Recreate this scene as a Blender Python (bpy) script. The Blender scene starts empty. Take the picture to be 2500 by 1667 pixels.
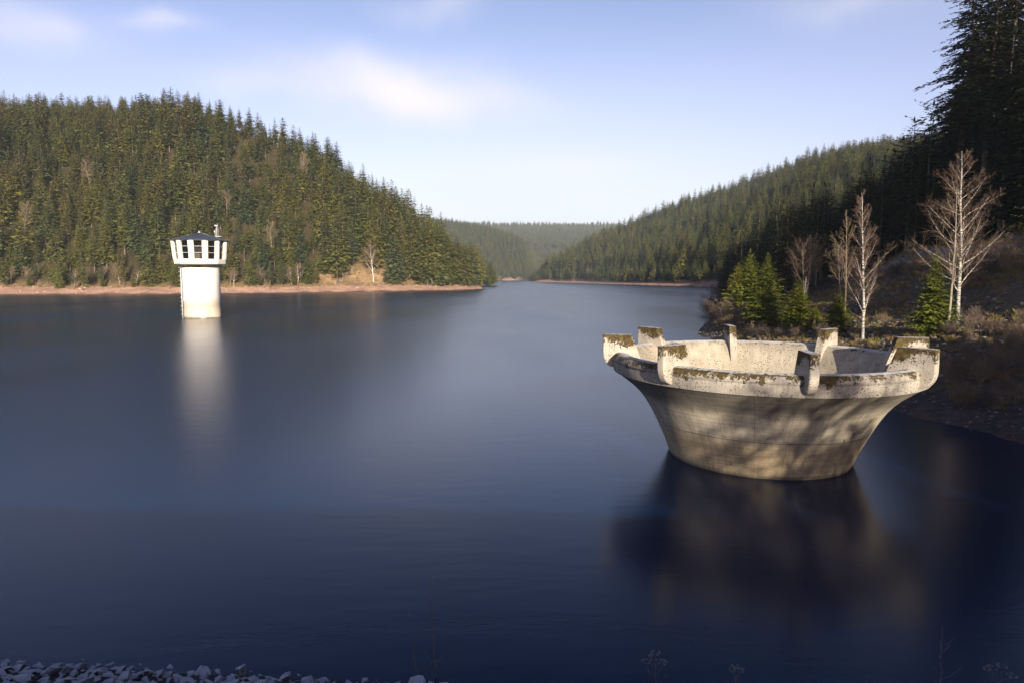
import bpy, bmesh, math, random
import numpy as np
from mathutils import Vector, Matrix
R = math.radians
random.seed(7); RNG = np.random.default_rng(11)
SC = bpy.context.scene
C = SC.collection

# ------------------------------------------------------------------ camera
F = 1577.0; HOR = 676.9; CAMZ = 8.5
PITCH = math.atan((833.5-HOR)/F)
cam = bpy.data.cameras.new('camera'); camo = bpy.data.objects.new('camera', cam); C.objects.link(camo)
cam.lens = F/2500*36; cam.sensor_width = 36; cam.clip_start = .1; cam.clip_end = 20000
camo.location = (0, 0, CAMZ); camo.rotation_euler = (R(90)-PITCH, 0, 0)
SC.camera = camo

# ------------------------------------------------------------------ sun and sky
SUN_AZ, SUN_EL = 13.0, 14.5     # sun stands behind the camera, a little to the right
sdir = Vector((math.sin(R(SUN_AZ))*math.cos(R(SUN_EL)), -math.cos(R(SUN_AZ))*math.cos(R(SUN_EL)), math.sin(R(SUN_EL))))
sl = bpy.data.lights.new('sun', 'SUN'); sl.energy = 5.0; sl.angle = R(.5); sl.color = (1, .89, .72)
so = bpy.data.objects.new('sun', sl); C.objects.link(so); so.rotation_euler = (-sdir).to_track_quat('-Z', 'Y').to_euler()
so.location = (0, 0, 300)
world = bpy.data.worlds.new('World'); SC.world = world; world.use_nodes = True
wt = world.node_tree; wn = wt.nodes; wl = wt.links; wn.clear()
def N(t, typ, **kw):
    n = t.nodes.new(typ)
    for k, v in kw.items(): setattr(n, k, v)
    return n
wo = N(wt, 'ShaderNodeOutputWorld'); bg = N(wt, 'ShaderNodeBackground'); bg.inputs['Strength'].default_value = .088
sky = N(wt, 'ShaderNodeTexSky', sky_type='NISHITA', sun_disc=False)
sky.sun_elevation = R(SUN_EL); sky.sun_rotation = R(180-SUN_AZ); sky.air_density = 1.0; sky.dust_density = 1.0; sky.ozone_density = 1.6
tcw = N(wt, 'ShaderNodeTexCoord'); sepw = N(wt, 'ShaderNodeSeparateXYZ'); wl.new(tcw.outputs['Generated'], sepw.inputs[0])
tint = N(wt, 'ShaderNodeMix', data_type='RGBA', blend_type='MULTIPLY'); tint.inputs['Factor'].default_value = 1
tr = N(wt, 'ShaderNodeValToRGB'); wl.new(sepw.outputs['Z'], tr.inputs[0]); tr.color_ramp.interpolation = 'EASE'
te = tr.color_ramp.elements; te.new(.5)
for i_, (p_, c_) in enumerate(((.24, (1.42, 1.10, 1.30, 1)), (.42, (1.04, .94, 1.14, 1)), (.62, (.22, .29, .52, 1)))): te[i_].position = p_; te[i_].color = c_
wl.new(tr.outputs[0], tint.inputs['B'])
wl.new(sky.outputs[0], tint.inputs['A'])
def wmath(op, a, b=None, clamp=False):
    n = N(wt, 'ShaderNodeMath', operation=op); n.use_clamp = clamp
    for i, v in enumerate((a, b)):
        if v is None: continue
        if isinstance(v, (int, float)): n.inputs[i].default_value = v
        else: wl.new(v, n.inputs[i])
    return n.outputs[0]
# thin high cloud: noise on a flat ceiling, stretched sideways
zc = wmath('MAXIMUM', sepw.outputs['Z'], .03)
cx_ = wmath('DIVIDE', sepw.outputs['X'], zc); cy_ = wmath('DIVIDE', sepw.outputs['Y'], zc)
comb = N(wt, 'ShaderNodeCombineXYZ'); wl.new(cx_, comb.inputs[0]); wl.new(cy_, comb.inputs[1])
cn = N(wt, 'ShaderNodeTexNoise'); cn.inputs['Scale'].default_value = .42; cn.inputs['Detail'].default_value = 3.5; cn.inputs['Roughness'].default_value = .45
cmap = N(wt, 'ShaderNodeMapping'); cmap.inputs['Scale'].default_value = (.75, 1.0, 1); cmap.inputs['Location'].default_value = (3.3, 1.4, 0)
wl.new(comb.outputs[0], cmap.inputs[0]); wl.new(cmap.outputs[0], cn.inputs['Vector'])
cr = N(wt, 'ShaderNodeMapRange', interpolation_type='SMOOTHERSTEP'); cr.inputs['From Min'].default_value = .47; cr.inputs['From Max'].default_value = .78
wl.new(cn.outputs['Fac'], cr.inputs['Value'])
def cloud(az, el, w, h, amt, vec=None):
    vp = vec or wpos
    d = Vector((math.sin(R(az))*math.cos(R(el)), math.cos(R(az))*math.cos(R(el)), math.sin(R(el))))
    rt = Vector((math.cos(R(az)), -math.sin(R(az)), 0)); up = rt.cross(d)
    outs = []
    for v, s in ((rt, w), (up, h)):
        dn = N(wt, 'ShaderNodeVectorMath', operation='DOT_PRODUCT'); wl.new(vp, dn.inputs[0]); dn.inputs[1].default_value = v
        q = wmath('DIVIDE', dn.outputs['Value'], math.sin(R(s))); outs.append(wmath('MULTIPLY', q, q))
    s = wmath('ADD', outs[0], outs[1]); g = wmath('POWER', 2.718, wmath('MULTIPLY', s, -1.0))
    dn = N(wt, 'ShaderNodeVectorMath', operation='DOT_PRODUCT'); wl.new(vp, dn.inputs[0]); dn.inputs[1].default_value = d
    g = wmath('MULTIPLY', g, wmath('GREATER_THAN', dn.outputs['Value'], .5))
    return wmath('MULTIPLY', g, amt)
# wispy distortion of the direction so that the cloud banks have ragged outlines
dn1 = N(wt, 'ShaderNodeTexNoise'); dn1.inputs['Scale'].default_value = 7; dn1.inputs['Detail'].default_value = 4
wl.new(tcw.outputs['Generated'], dn1.inputs['Vector'])
dm = N(wt, 'ShaderNodeVectorMath', operation='MULTIPLY_ADD'); wl.new(dn1.outputs['Color'], dm.inputs[0]); dm.inputs[1].default_value = (.16, .16, .07)
da = N(wt, 'ShaderNodeVectorMath', operation='SUBTRACT'); wl.new(tcw.outputs['Generated'], dm.inputs[2]); wl.new(dm.outputs[0], da.inputs[0]); da.inputs[1].default_value = (.08, .08, .035)
wpos = da.outputs[0]
acc = wmath('MULTIPLY', cr.outputs[0], .12)
glow = wmath('ADD', cloud(2, 2, 24, 9, .75, tcw.outputs['Generated']), cloud(2, 2, 45, 17, .25, tcw.outputs['Generated']), True)
for c in ((-9.6, 15.4, 7.0, 1.9, .62), (-11, 15.0, 4.5, 1.2, .2), (-15, 16.8, 5, 1.3, .25), (-4.5, 14.5, 6.0, 1.5, .22), (-6.0, 22.0, 5, 1.4, .28), (-27, 18.9, 2.4, .7, .4), (-35, 17.0, 3.6, 1.5, .42), (28, 20.4, 7, 1.2, .22),
          (-34.5, 23.0, 4, .9, .25), (-22, 15.2, 3.5, 1.0, .25), (6, 9.0, 6, 1.2, .15)):
    acc = wmath('ADD', acc, cloud(*c))
acc = wmath('MINIMUM', acc, 1.0)
cmix = N(wt, 'ShaderNodeMix', data_type='RGBA'); wl.new(acc, cmix.inputs['Factor']); gmix = N(wt, 'ShaderNodeMix', data_type='RGBA'); wl.new(glow, gmix.inputs['Factor']); wl.new(tint.outputs['Result'], gmix.inputs['A']); gmix.inputs['B'].default_value = (5.6, 6.0, 6.8, 1); wl.new(gmix.outputs['Result'], cmix.inputs['A'])
cmix.inputs['B'].default_value = (6.6, 6.2, 6.5, 1)
wl.new(cmix.outputs['Result'], bg.inputs['Color']); wl.new(bg.outputs[0], wo.inputs[0])

SC.view_settings.view_transform = 'Standard'; SC.view_settings.look = 'None'
SC.view_settings.exposure = .9; SC.view_settings.gamma = 1
SC.render.engine = 'CYCLES'
SC.cycles.max_bounces = 6; SC.cycles.diffuse_bounces = 2; SC.cycles.glossy_bounces = 3; SC.cycles.transparent_max_bounces = 6
SC.cycles.volume_bounces = 0

# ------------------------------------------------------------------ camera maths used for laying the place out
cp, sp = math.cos(PITCH), math.sin(PITCH)
def ray(px, py):
    a = (px-1250)/F; b = (833.5-py)/F
    return np.array([a, cp+b*sp, -sp+b*cp])
def on_z(px, py, z=0.):
    d = ray(px, py); t = (z-CAMZ)/d[2]; return (d[0]*t, d[1]*t)
def elev(px, py):             # rise per metre of depth Y, and X per Y
    d = ray(px, py); return d[2]/d[1], d[0]/d[1]
def project(x, y, z):
    z = z-CAMZ; dd = y*cp-z*sp; u = y*sp+z*cp
    return 1250+F*x/dd, 833.5-F*u/dd, dd

# ------------------------------------------------------------------ object helpers
def tag(o, label=None, cat=None, group=None, kind=None):
    if label: o['label'] = label
    if cat: o['category'] = cat
    if group: o['group'] = group
    if kind: o['kind'] = kind
    return o
def empty(name, loc, rz=0, sc=1):
    o = bpy.data.objects.new(name, None); C.objects.link(o); o.location = loc; o.rotation_euler = (0, 0, rz)
    o.scale = (sc, sc, sc) if not hasattr(sc, '__len__') else sc; o.empty_display_size = .2
    return o
def link(name, mesh, parent=None):
    o = bpy.data.objects.new(name, mesh); C.objects.link(o); o.parent = parent; return o
def copy_tree(o, parent=None):
    c = o.copy(); C.objects.link(c); c.parent = parent
    for ch in list(o.children): copy_tree(ch, c)
    return c
class MB:
    def __init__(s): s.v = []; s.f = []; s.m = []; s.sm = []
    def add(s, vs, fs, mi=0, smooth=False):
        b = len(s.v); s.v.extend([tuple(map(float, v)) for v in vs])
        for f in fs: s.f.append(tuple(b+i for i in f)); s.m.append(mi); s.sm.append(smooth)
    def box(s, c, sz, rz=0, mi=0, M=None):
        x, y, z = [q/2 for q in sz]; vs = []
        for dx, dy, dz in ((-1,-1,-1),(1,-1,-1),(1,1,-1),(-1,1,-1),(-1,-1,1),(1,-1,1),(1,1,1),(-1,1,1)):
            v = Vector((dx*x, dy*y, dz*z))
            if M: v = M @ v
            v.rotate(Matrix.Rotation(rz, 3, 'Z')); vs.append((v.x+c[0], v.y+c[1], v.z+c[2]))
        s.add(vs, [(0,3,2,1),(4,5,6,7),(0,1,5,4),(1,2,6,5),(2,3,7,6),(3,0,4,7)], mi)
    def tube(s, pts, rad, n=6, mi=0, cap=True, smooth=True):
        pts = [Vector(p) for p in pts]; vs = []; fs = []
        if not hasattr(rad, '__len__'): rad = [rad]*len(pts)
        up = Vector((0, 0, 1)); 
        d0 = (pts[1]-pts[0]).normalized(); a = d0.orthogonal().normalized()
        for i, p in enumerate(pts):
            d = (pts[min(i+1, len(pts)-1)]-pts[max(i-1, 0)]).normalized()
            a = (a-d*a.dot(d)).normalized(); b = d.cross(a)
            for k in range(n):
                t = 2*math.pi*k/n; vs.append(p+(a*math.cos(t)+b*math.sin(t))*rad[i])
        for i in range(len(pts)-1):
            for k in range(n):
                fs.append((i*n+k, i*n+(k+1) % n, (i+1)*n+(k+1) % n, (i+1)*n+k))
        if cap: fs.append(tuple(range(n))[::-1]); fs.append(tuple((len(pts)-1)*n+k for k in range(n)))
        s.add(vs, fs, mi, smooth)
    def lathe(s, prof, n=96, mi=0, smooth=True, a0=0, a1=2*math.pi, closed=True):
        vs = []; m = len(prof); cnt = n if closed else n+1
        for i in range(cnt):
            t = a0+(a1-a0)*i/n
            for r, z in prof: vs.append((r*math.cos(t), r*math.sin(t), z))
        fs = []
        for i in range(n):
            j = (i+1) % cnt
            for k in range(m-1): fs.append((i*m+k, j*m+k, j*m+k+1, i*m+k+1))
        s.add(vs, fs, mi, smooth)
    def mesh(s, name, mats):
        me = bpy.data.meshes.new(name); me.from_pydata(s.v, [], s.f)
        for m in (mats if isinstance(mats, (list, tuple)) else [mats]): me.materials.append(m)
        me.polygons.foreach_set('material_index', s.m); me.polygons.foreach_set('use_smooth', s.sm); me.update()
        return me
    def obj(s, name, mats, parent=None): return link(name, s.mesh(name, mats), parent)
def quads_mesh(name, V, mats, mi=None, smooth=False):
    """V (N,4,3) array of quads"""
    n = len(V); me = bpy.data.meshes.new(name); me.vertices.add(n*4); me.vertices.foreach_set('co', V.reshape(-1))
    me.loops.add(n*4); me.loops.foreach_set('vertex_index', np.arange(n*4)); me.polygons.add(n)
    me.polygons.foreach_set('loop_start', np.arange(n)*4); me.polygons.foreach_set('loop_total', np.full(n, 4))
    for m in mats: me.materials.append(m)
    if mi is not None: me.polygons.foreach_set('material_index', mi)
    me.update(calc_edges=True); return me
def join_meshes(name, parts):
    """parts: (mesh) list -> one mesh keeping materials"""
    bm = bmesh.new(); mats = []
    for me in parts:
        start = len(bm.faces); bm.from_mesh(me); bm.faces.ensure_lookup_table()
        off = len(mats); mats += list(me.materials)
        for f in bm.faces[start:]: f.material_index += off
    out = bpy.data.meshes.new(name); bm.to_mesh(out); bm.free()
    for m in mats: out.materials.append(m)
    return out

# ------------------------------------------------------------------ materials
def mat(name, rough=.8, spec=.3):
    m = bpy.data.materials.new(name); m.use_nodes = True; t = m.node_tree; p = t.nodes['Principled BSDF']
    p.inputs['Roughness'].default_value = rough; p.inputs['Specular IOR Level'].default_value = spec
    return m, t, p
def tex(t, typ, scale, vec=None, **kw):
    n = N(t, typ); n.inputs['Scale'].default_value = scale
    for k, v in kw.items(): n.inputs[k].default_value = v
    if vec is not None: t.links.new(vec, n.inputs['Vector'])
    return n
def ramp(t, src, stops, interp='LINEAR'):
    n = N(t, 'ShaderNodeValToRGB'); n.color_ramp.interpolation = interp; e = n.color_ramp.elements
    while len(e) < len(stops): e.new(.5)
    for i, (p, c) in enumerate(stops):
        e[i].position = p; e[i].color = (c, c, c, 1) if isinstance(c, (int, float)) else (*c, 1)
    t.links.new(src, n.inputs[0]); return n.outputs[0]
def mixc(t, f, a, b, mode='MIX'):
    n = N(t, 'ShaderNodeMix', data_type='RGBA', blend_type=mode)
    for k, v in (('Factor', f), ('A', a), ('B', b)):
        if isinstance(v, (int, float)): n.inputs[k].default_value = v
        elif isinstance(v, tuple): n.inputs[k].default_value = (*v, 1) if len(v) == 3 else v
        else: t.links.new(v, n.inputs[k])
    return n.outputs['Result']
def mth(t, op, a, b=None, clamp=False, c=None):
    n = N(t, 'ShaderNodeMath', operation=op); n.use_clamp = clamp
    for i, v in enumerate((a, b, c)):
        if v is None: continue
        if isinstance(v, (int, float)): n.inputs[i].default_value = v
        else: t.links.new(v, n.inputs[i])
    return n.outputs[0]
def mrange(t, v, a, b, c=0, d=1, typ='SMOOTHSTEP'):
    n = N(t, 'ShaderNodeMapRange', interpolation_type=typ); t.links.new(v, n.inputs['Value'])
    for k, q in (('From Min', a), ('From Max', b), ('To Min', c), ('To Max', d)): n.inputs[k].default_value = q
    return n.outputs[0]
def coords(t, kind='Object', scale=None):
    o = N(t, 'ShaderNodeTexCoord').outputs[kind]
    if scale:
        m = N(t, 'ShaderNodeMapping'); m.inputs['Scale'].default_value = scale; t.links.new(o, m.inputs[0]); o = m.outputs[0]
    return o
def bump(t, p, h, strength=.5, dist=.02):
    b = N(t, 'ShaderNodeBump'); b.inputs['Strength'].default_value = strength; b.inputs['Distance'].default_value = dist
    t.links.new(h, b.inputs['Height']); t.links.new(b.outputs[0], p.inputs['Normal'])

def foliage(name, cols, var=.45):
    m, t, p = mat(name, .75, .2)
    oi = N(t, 'ShaderNodeObjectInfo'); st = [(i/(len(cols)-1), c) for i, c in enumerate(cols)]
    base = ramp(t, oi.outputs['Random'], st)
    nz = tex(t, 'ShaderNodeTexNoise', 1.2, coords(t), Detail=2.0)
    k = ramp(t, nz.outputs['Fac'], [(.3, 1-var), (.7, 1+var*.8)])
    col = mixc(t, 1.0, base, k, 'MULTIPLY'); t.links.new(col, p.inputs['Base Color'])
    return m
M_forest = foliage('conifer_needles', [(.082, .102, .022), (.135, .138, .024), (.085, .112, .038), (.175, .162, .030), (.064, .092, .045), (.145, .124, .030), (.102, .130, .024)])
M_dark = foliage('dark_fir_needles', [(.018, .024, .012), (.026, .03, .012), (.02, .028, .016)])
M_spruce = foliage('young_spruce_needles', [(.135, .145, .014), (.11, .13, .018), (.165, .16, .02)], .6)
def bark(name, c1, c2, scale=3.0, rough=.85):
    m, t, p = mat(name, rough, .2); nz = tex(t, 'ShaderNodeTexNoise', scale, coords(t, 'Object', (1, 1, .3)), Detail=5.0)
    t.links.new(ramp(t, nz.outputs['Fac'], [(.35, c1), (.65, c2)]), p.inputs['Base Color']); return m
M_bark = bark('conifer_bark', (.07, .055, .042), (.19, .15, .12))
M_greybark = bark('grey_bark', (.16, .13, .10), (.36, .31, .24))
M_palebark = bark('pale_bark', (.45, .40, .33), (.7, .64, .55))
M_twig = bark('red_twigs', (.13, .085, .065), (.24, .165, .12))
M_duskbark = bark('dusky_twigs', (.12, .085, .065), (.20, .15, .12))
M_tan = bark('tan_twigs', (.17, .125, .08), (.29, .22, .14))
m, t, p = mat('birch_bark', .6, .3)
nz = tex(t, 'ShaderNodeTexNoise', 2.2, coords(t, 'Object', (1.2, 1.2, 5.0)), Detail=4.0)
t.links.new(ramp(t, nz.outputs['Fac'], [(.42, (.07, .055, .045)), (.50, (.38, .35, .30)), (.8, (.56, .52, .46))]), p.inputs['Base Color'])
M_birch = m
# concrete of the spillway
def concrete(name, moss_lo, moss_hi, dots=.5, streak=1.0, base=((.25, .23, .195), (.50, .46, .40)), seams=False, topmoss=1.0, dotz=.75, mhi=.12):
    m, t, p = mat(name, .88, .25); oc = coords(t); sx = N(t, 'ShaderNodeSeparateXYZ'); t.links.new(oc, sx.inputs[0])
    big = tex(t, 'ShaderNodeTexNoise', .55, oc, Detail=6.0, Roughness=.62)
    col = ramp(t, big.outputs['Fac'], [(.3, base[0]), (.68, base[1])])
    fine = tex(t, 'ShaderNodeTexNoise', 14, oc, Detail=5.0, Roughness=.7)
    col = mixc(t, .7, col, ramp(t, fine.outputs['Fac'], [(.3, .62), (.7, 1.12)]), 'MULTIPLY')
    an = mth(t, 'ARCTAN2', sx.outputs['Y'], sx.outputs['X']); cmb = N(t, 'ShaderNodeCombineXYZ')
    t.links.new(mth(t, 'MULTIPLY', an, 6.9), cmb.inputs[0]); t.links.new(mth(t, 'MULTIPLY', sx.outputs['Z'], .22), cmb.inputs[1])
    st = tex(t, 'ShaderNodeTexNoise', 2.6, cmb.outputs[0], Detail=5.0, Roughness=.65)
    col = mixc(t, .75*streak, col, ramp(t, st.outputs['Fac'], [(.34, (.42, .41, .42)), (.56, (1.05, 1.02, .98))]), 'MULTIPLY')
    if seams:
        # board joints: horizontal pour line and faint vertical joints
        z = sx.outputs['Z']; wob = mth(t, 'MULTIPLY', mth(t, 'SUBTRACT', big.outputs['Fac'], .5), .07)
        zz = mth(t, 'ADD', z, wob)
        for zl, w_, amt in ((1.72, .035, .35), (2.02, .02, .8), (2.62, .02, .75), (.62, .02, .8)):
            d = mth(t, 'ABSOLUTE', mth(t, 'SUBTRACT', zz, zl)); col = mixc(t, 1.0, col, mrange(t, d, 0, w_, amt, 1.0), 'MULTIPLY')
        fr = mth(t, 'FRACT', mth(t, 'MULTIPLY', an, 24/(2*math.pi))); d = mth(t, 'ABSOLUTE', mth(t, 'SUBTRACT', fr, .5))
        col = mixc(t, 1.0, col, mrange(t, d, 0, .012, .5, 1.0), 'MULTIPLY')
        col = mixc(t, mth(t, 'MULTIPLY', mrange(t, mth(t, 'ADD', zz, mth(t, 'MULTIPLY', mth(t, 'SUBTRACT', st.outputs['Fac'], .5), 1.3)), 2.75, 3.25), .62), col, (.12, .11, .10))  # shade under the flaring rim, painted into the colour as a dark band
        # the part below the old water level is browner, the very foot darker and wet
        col = mixc(t, mrange(t, zz, 1.2, 2.1, .75, 0.0), col, mixc(t, 1.0, col, (.86, .74, .56), 'MULTIPLY'))
        col = mixc(t, mrange(t, mth(t, 'ADD', zz, mth(t, 'MULTIPLY', st.outputs['Fac'], .15)), .12, .30, .7, 0.0), col, (.10, .085, .06))
        cb = N(t, 'ShaderNodeCombineXYZ'); t.links.new(mth(t, 'MULTIPLY', an, 1.1), cb.inputs[0]); t.links.new(mth(t, 'MULTIPLY', z, 5.5), cb.inputs[1]); bd = tex(t, 'ShaderNodeTexNoise', 1.6, cb.outputs[0], Detail=3.0)
        col = mixc(t, .6, col, ramp(t, bd.outputs['Fac'], [(.36, .74), (.60, 1.08)]), 'MULTIPLY')
        pit = tex(t, 'ShaderNodeTexVoronoi', 2.1, oc); pv = mrange(t, pit.outputs['Distance'], .05, .08, 1, 0)
        col = mixc(t, mth(t, 'MULTIPLY', pv, .8), col, (.62, .57, .47))
    # lichen dots
    vo = tex(t, 'ShaderNodeTexNoise', 15, oc, Detail=3.0, Roughness=.7); v2 = tex(t, 'ShaderNodeTexNoise', 1.3, oc, Detail=4.0)
    dmask = mth(t, 'MULTIPLY', mrange(t, vo.outputs['Fac'], .56, .61), mrange(t, v2.outputs['Fac'], .36, .56))
    dmask = mth(t, 'MULTIPLY', dmask, mrange(t, sx.outputs['Z'], moss_lo-dotz, moss_lo-dotz+.5))
    col = mixc(t, mth(t, 'MULTIPLY', dmask, dots), col, (.045, .035, .018))
    # moss towards the top
    mz = mrange(t, sx.outputs['Z'], moss_lo, moss_hi, -.17, mhi, 'LINEAR')
    mn = tex(t, 'ShaderNodeTexNoise', 3.1, oc, Detail=8.0, Roughness=.72); mn2 = tex(t, 'ShaderNodeTexNoise', .9, oc, Detail=1.0)
    mv = mth(t, 'ADD', mth(t, 'ADD', mth(t, 'ADD', mn.outputs['Fac'], mth(t, 'MULTIPLY', mth(t, 'SUBTRACT', vo.outputs['Fac'], .5), .55)), mth(t, 'MULTIPLY', mth(t, 'SUBTRACT', mn2.outputs['Fac'], .5), .55)), mz)
    mm = mth(t, 'MULTIPLY', mrange(t, mv, .55, .60), topmoss)
    mcn = tex(t, 'ShaderNodeTexNoise', 6, oc, Detail=3.0)
    mcol = ramp(t, mcn.outputs['Fac'], [(.36, (.040, .028, .014)), (.54, (.075, .050, .018)), (.72, (.11, .105, .025))])
    col = mixc(t, mm, col, mcol)
    # frost on surfaces that face straight up
    gn = N(t, 'ShaderNodeNewGeometry'); sn = N(t, 'ShaderNodeSeparateXYZ'); t.links.new(gn.outputs['Normal'], sn.inputs[0])
    fz = mth(t, 'MULTIPLY', mrange(t, sn.outputs['Z'], .86, .97), mrange(t, mcn.outputs['Fac'], .3, .5))
    col = mixc(t, mth(t, 'MULTIPLY', fz, .75), col, (.66, .66, .66))
    t.links.new(col, p.inputs['Base Color'])
    hh = mth(t, 'ADD', mth(t, 'MULTIPLY', fine.outputs['Fac'], .5), mth(t, 'MULTIPLY', mm, .9)); bump(t, p, hh, .7, .03)
    return m
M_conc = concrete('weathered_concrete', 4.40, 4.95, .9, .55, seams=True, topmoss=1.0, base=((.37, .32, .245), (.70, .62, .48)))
M_rim = concrete('mossy_rim_concrete', 4.30, 4.85, .9, .6, base=((.30, .275, .24), (.49, .445, .38)), mhi=.17)
M_well = concrete('speckled_inner_concrete', 4.35, 5.3, 1.0, .35, base=((.30, .26, .20), (.52, .46, .36)), dotz=9)
M_fin = concrete('mossy_fin_concrete', 4.75, 5.62, .9, .45, base=((.33, .29, .24), (.53, .475, .40)), mhi=.21)
def flat(name, c, rough=.6, spec=.3, var=.12, sc=3.0, metal=0.):
    m, t, p = mat(name, rough, spec); nz = tex(t, 'ShaderNodeTexNoise', sc, coords(t), Detail=4.0); p.inputs['Metallic'].default_value = metal
    t.links.new(mixc(t, 1.0, c, ramp(t, nz.outputs['Fac'], [(.3, 1-var), (.7, 1+var*.4)]), 'MULTIPLY'), p.inputs['Base Color']); return m
m, t, p = mat('white_render', .8, .2); oc = coords(t, 'Object'); sx = N(t, 'ShaderNodeSeparateXYZ'); t.links.new(oc, sx.inputs[0])
nz = tex(t, 'ShaderNodeTexNoise', .8, coords(t, 'Object', (1, 1, .5)), Detail=6.0)
zz = mth(t, 'ADD', sx.outputs['Z'], mth(t, 'MULTIPLY', mth(t, 'SUBTRACT', nz.outputs['Fac'], .5), 1.2))
up = mixc(t, mrange(t, zz, 2.2, 4.6), (.66, .58, .46), (.82, .80, .76))
ln = mrange(t, mth(t, 'ABSOLUTE', mth(t, 'SUBTRACT', zz, 2.35)), 0, .06, .8, 1.0)
up = mixc(t, 1.0, up, ln, 'MULTIPLY'); st = tex(t, 'ShaderNodeTexNoise', 2.0, coords(t, 'Object', (1, 1, .12)), Detail=4.0)
up = mixc(t, .5, up, ramp(t, st.outputs['Fac'], [(.35, .8), (.6, 1.0)]), 'MULTIPLY')
up = mixc(t, mrange(t, zz, .1, .45, .8, 0.0), up, (.12, .10, .05))
t.links.new(up, p.inputs['Base Color']); M_shaft = m
M_cabin = flat('cabin_concrete', (.74, .70, .62), .8, .2, .16, 1.5)
M_roofm = flat('roof_zinc', (.045, .055, .085), .5, .5, .3, 2.0)
M_inner = flat('painted_room_dark', (.02, .018, .016), .9)  # near-black colour stands in for the unlit room
M_frame = flat('window_frame_metal', (.55, .53, .48), .5)
M_beige = flat('beige_equipment', (.33, .26, .14), .6)
M_steel = flat('galvanised_steel', (.55, .56, .57), .45, .5, .2)
m, t, p = mat('window_glass', .04, .5); p.inputs['Base Color'].default_value = (.01, .012, .015, 1); p.inputs['Alpha'].default_value = .38; M_glass = m
# riprap stone
def stone_mat(name, cols, frost=.5, fc=(.42, .42, .46)):
    m, t, p = mat(name, .9, .2); oi = N(t, 'ShaderNodeObjectInfo'); b = ramp(t, oi.outputs['Random'], [(i/(len(cols)-1), c) for i, c in enumerate(cols)])
    nz = tex(t, 'ShaderNodeTexNoise', 5, coords(t), Detail=6.0, Roughness=.7)
    col = mixc(t, 1.0, b, ramp(t, nz.outputs['Fac'], [(.3, .55), (.7, 1.3)]), 'MULTIPLY')
    gn = N(t, 'ShaderNodeNewGeometry'); sn = N(t, 'ShaderNodeSeparateXYZ'); t.links.new(gn.outputs['Normal'], sn.inputs[0])
    f = mth(t, 'MULTIPLY', mrange(t, mth(t, 'ADD', sn.outputs['Z'], mth(t, 'MULTIPLY', nz.outputs['Fac'], .6)), .55, 1.15), frost)
    t.links.new(mixc(t, f, col, fc), p.inputs['Base Color']); bump(t, p, nz.outputs['Fac'], .7, .05); return m
M_stone = stone_mat('frosted_riprap', [(.14, .12, .115), (.20, .16, .15), (.17, .16, .17), (.09, .085, .085), (.06, .055, .055), (.22, .20, .20)], .8, (.55, .56, .62))
M_bankstone = stone_mat('bank_stone', [(.24, .20, .17), (.18, .155, .13), (.30, .265, .22), (.13, .11, .095)], .3, (.36, .35, .34))
m, t, p = mat('dry_grass', .9, .1); oi = N(t, 'ShaderNodeObjectInfo')
t.links.new(ramp(t, oi.outputs['Random'], [(0, (.16, .12, .06)), (.4, (.26, .20, .10)), (.75, (.20, .13, .07)), (1, (.17, .17, .03))]), p.inputs['Base Color']); M_grass = m
# ground
m, t, p = mat('ground', .95, .1); at = N(t, 'ShaderNodeAttribute', attribute_name='ground')
oc = coords(t); n1 = tex(t, 'ShaderNodeTexNoise', .12, oc, Detail=8.0, Roughness=.65); n2 = tex(t, 'ShaderNodeTexNoise', 1.6, oc, Detail=6.0, Roughness=.7)
col = mixc(t, 1.0, at.outputs['Color'], ramp(t, n1.outputs['Fac'], [(.3, .6), (.7, 1.35)]), 'MULTIPLY')
col = mixc(t, 1.0, col, ramp(t, n2.outputs['Fac'], [(.3, .5), (.7, 1.45)]), 'MULTIPLY')
t.links.new(col, p.inputs['Base Color']); bump(t, p, n2.outputs['Fac'], .9, .5); M_ground = m
# water: smoothed by a long exposure, so soft reflections over a deep blue body
m, t, p = mat('water', .2, .5); oc = coords(t)
n1 = tex(t, 'ShaderNodeTexNoise', .03, coords(t, 'Object', (1, .35, 1)), Detail=4.0)
n2 = tex(t, 'ShaderNodeTexNoise', .8, coords(t, 'Object', (.5, 1.6, 1)), Detail=5.0, Roughness=.6)
p.inputs['IOR'].default_value = 1.31; p.inputs['Specular IOR Level'].default_value = .5; p.inputs['Specular Tint'].default_value = (.40, .68, 1, 1)
t.links.new(ramp(t, n1.outputs['Fac'], [(.3, (.0005, .010, .040)), (.7, (.001, .015, .058))]), p.inputs['Base Color'])
t.links.new(mrange(t, n1.outputs['Fac'], .3, .7, .20, .27), p.inputs['Roughness'])
bump(t, p, n2.outputs['Fac'], .18, .05); M_water = m

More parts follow.
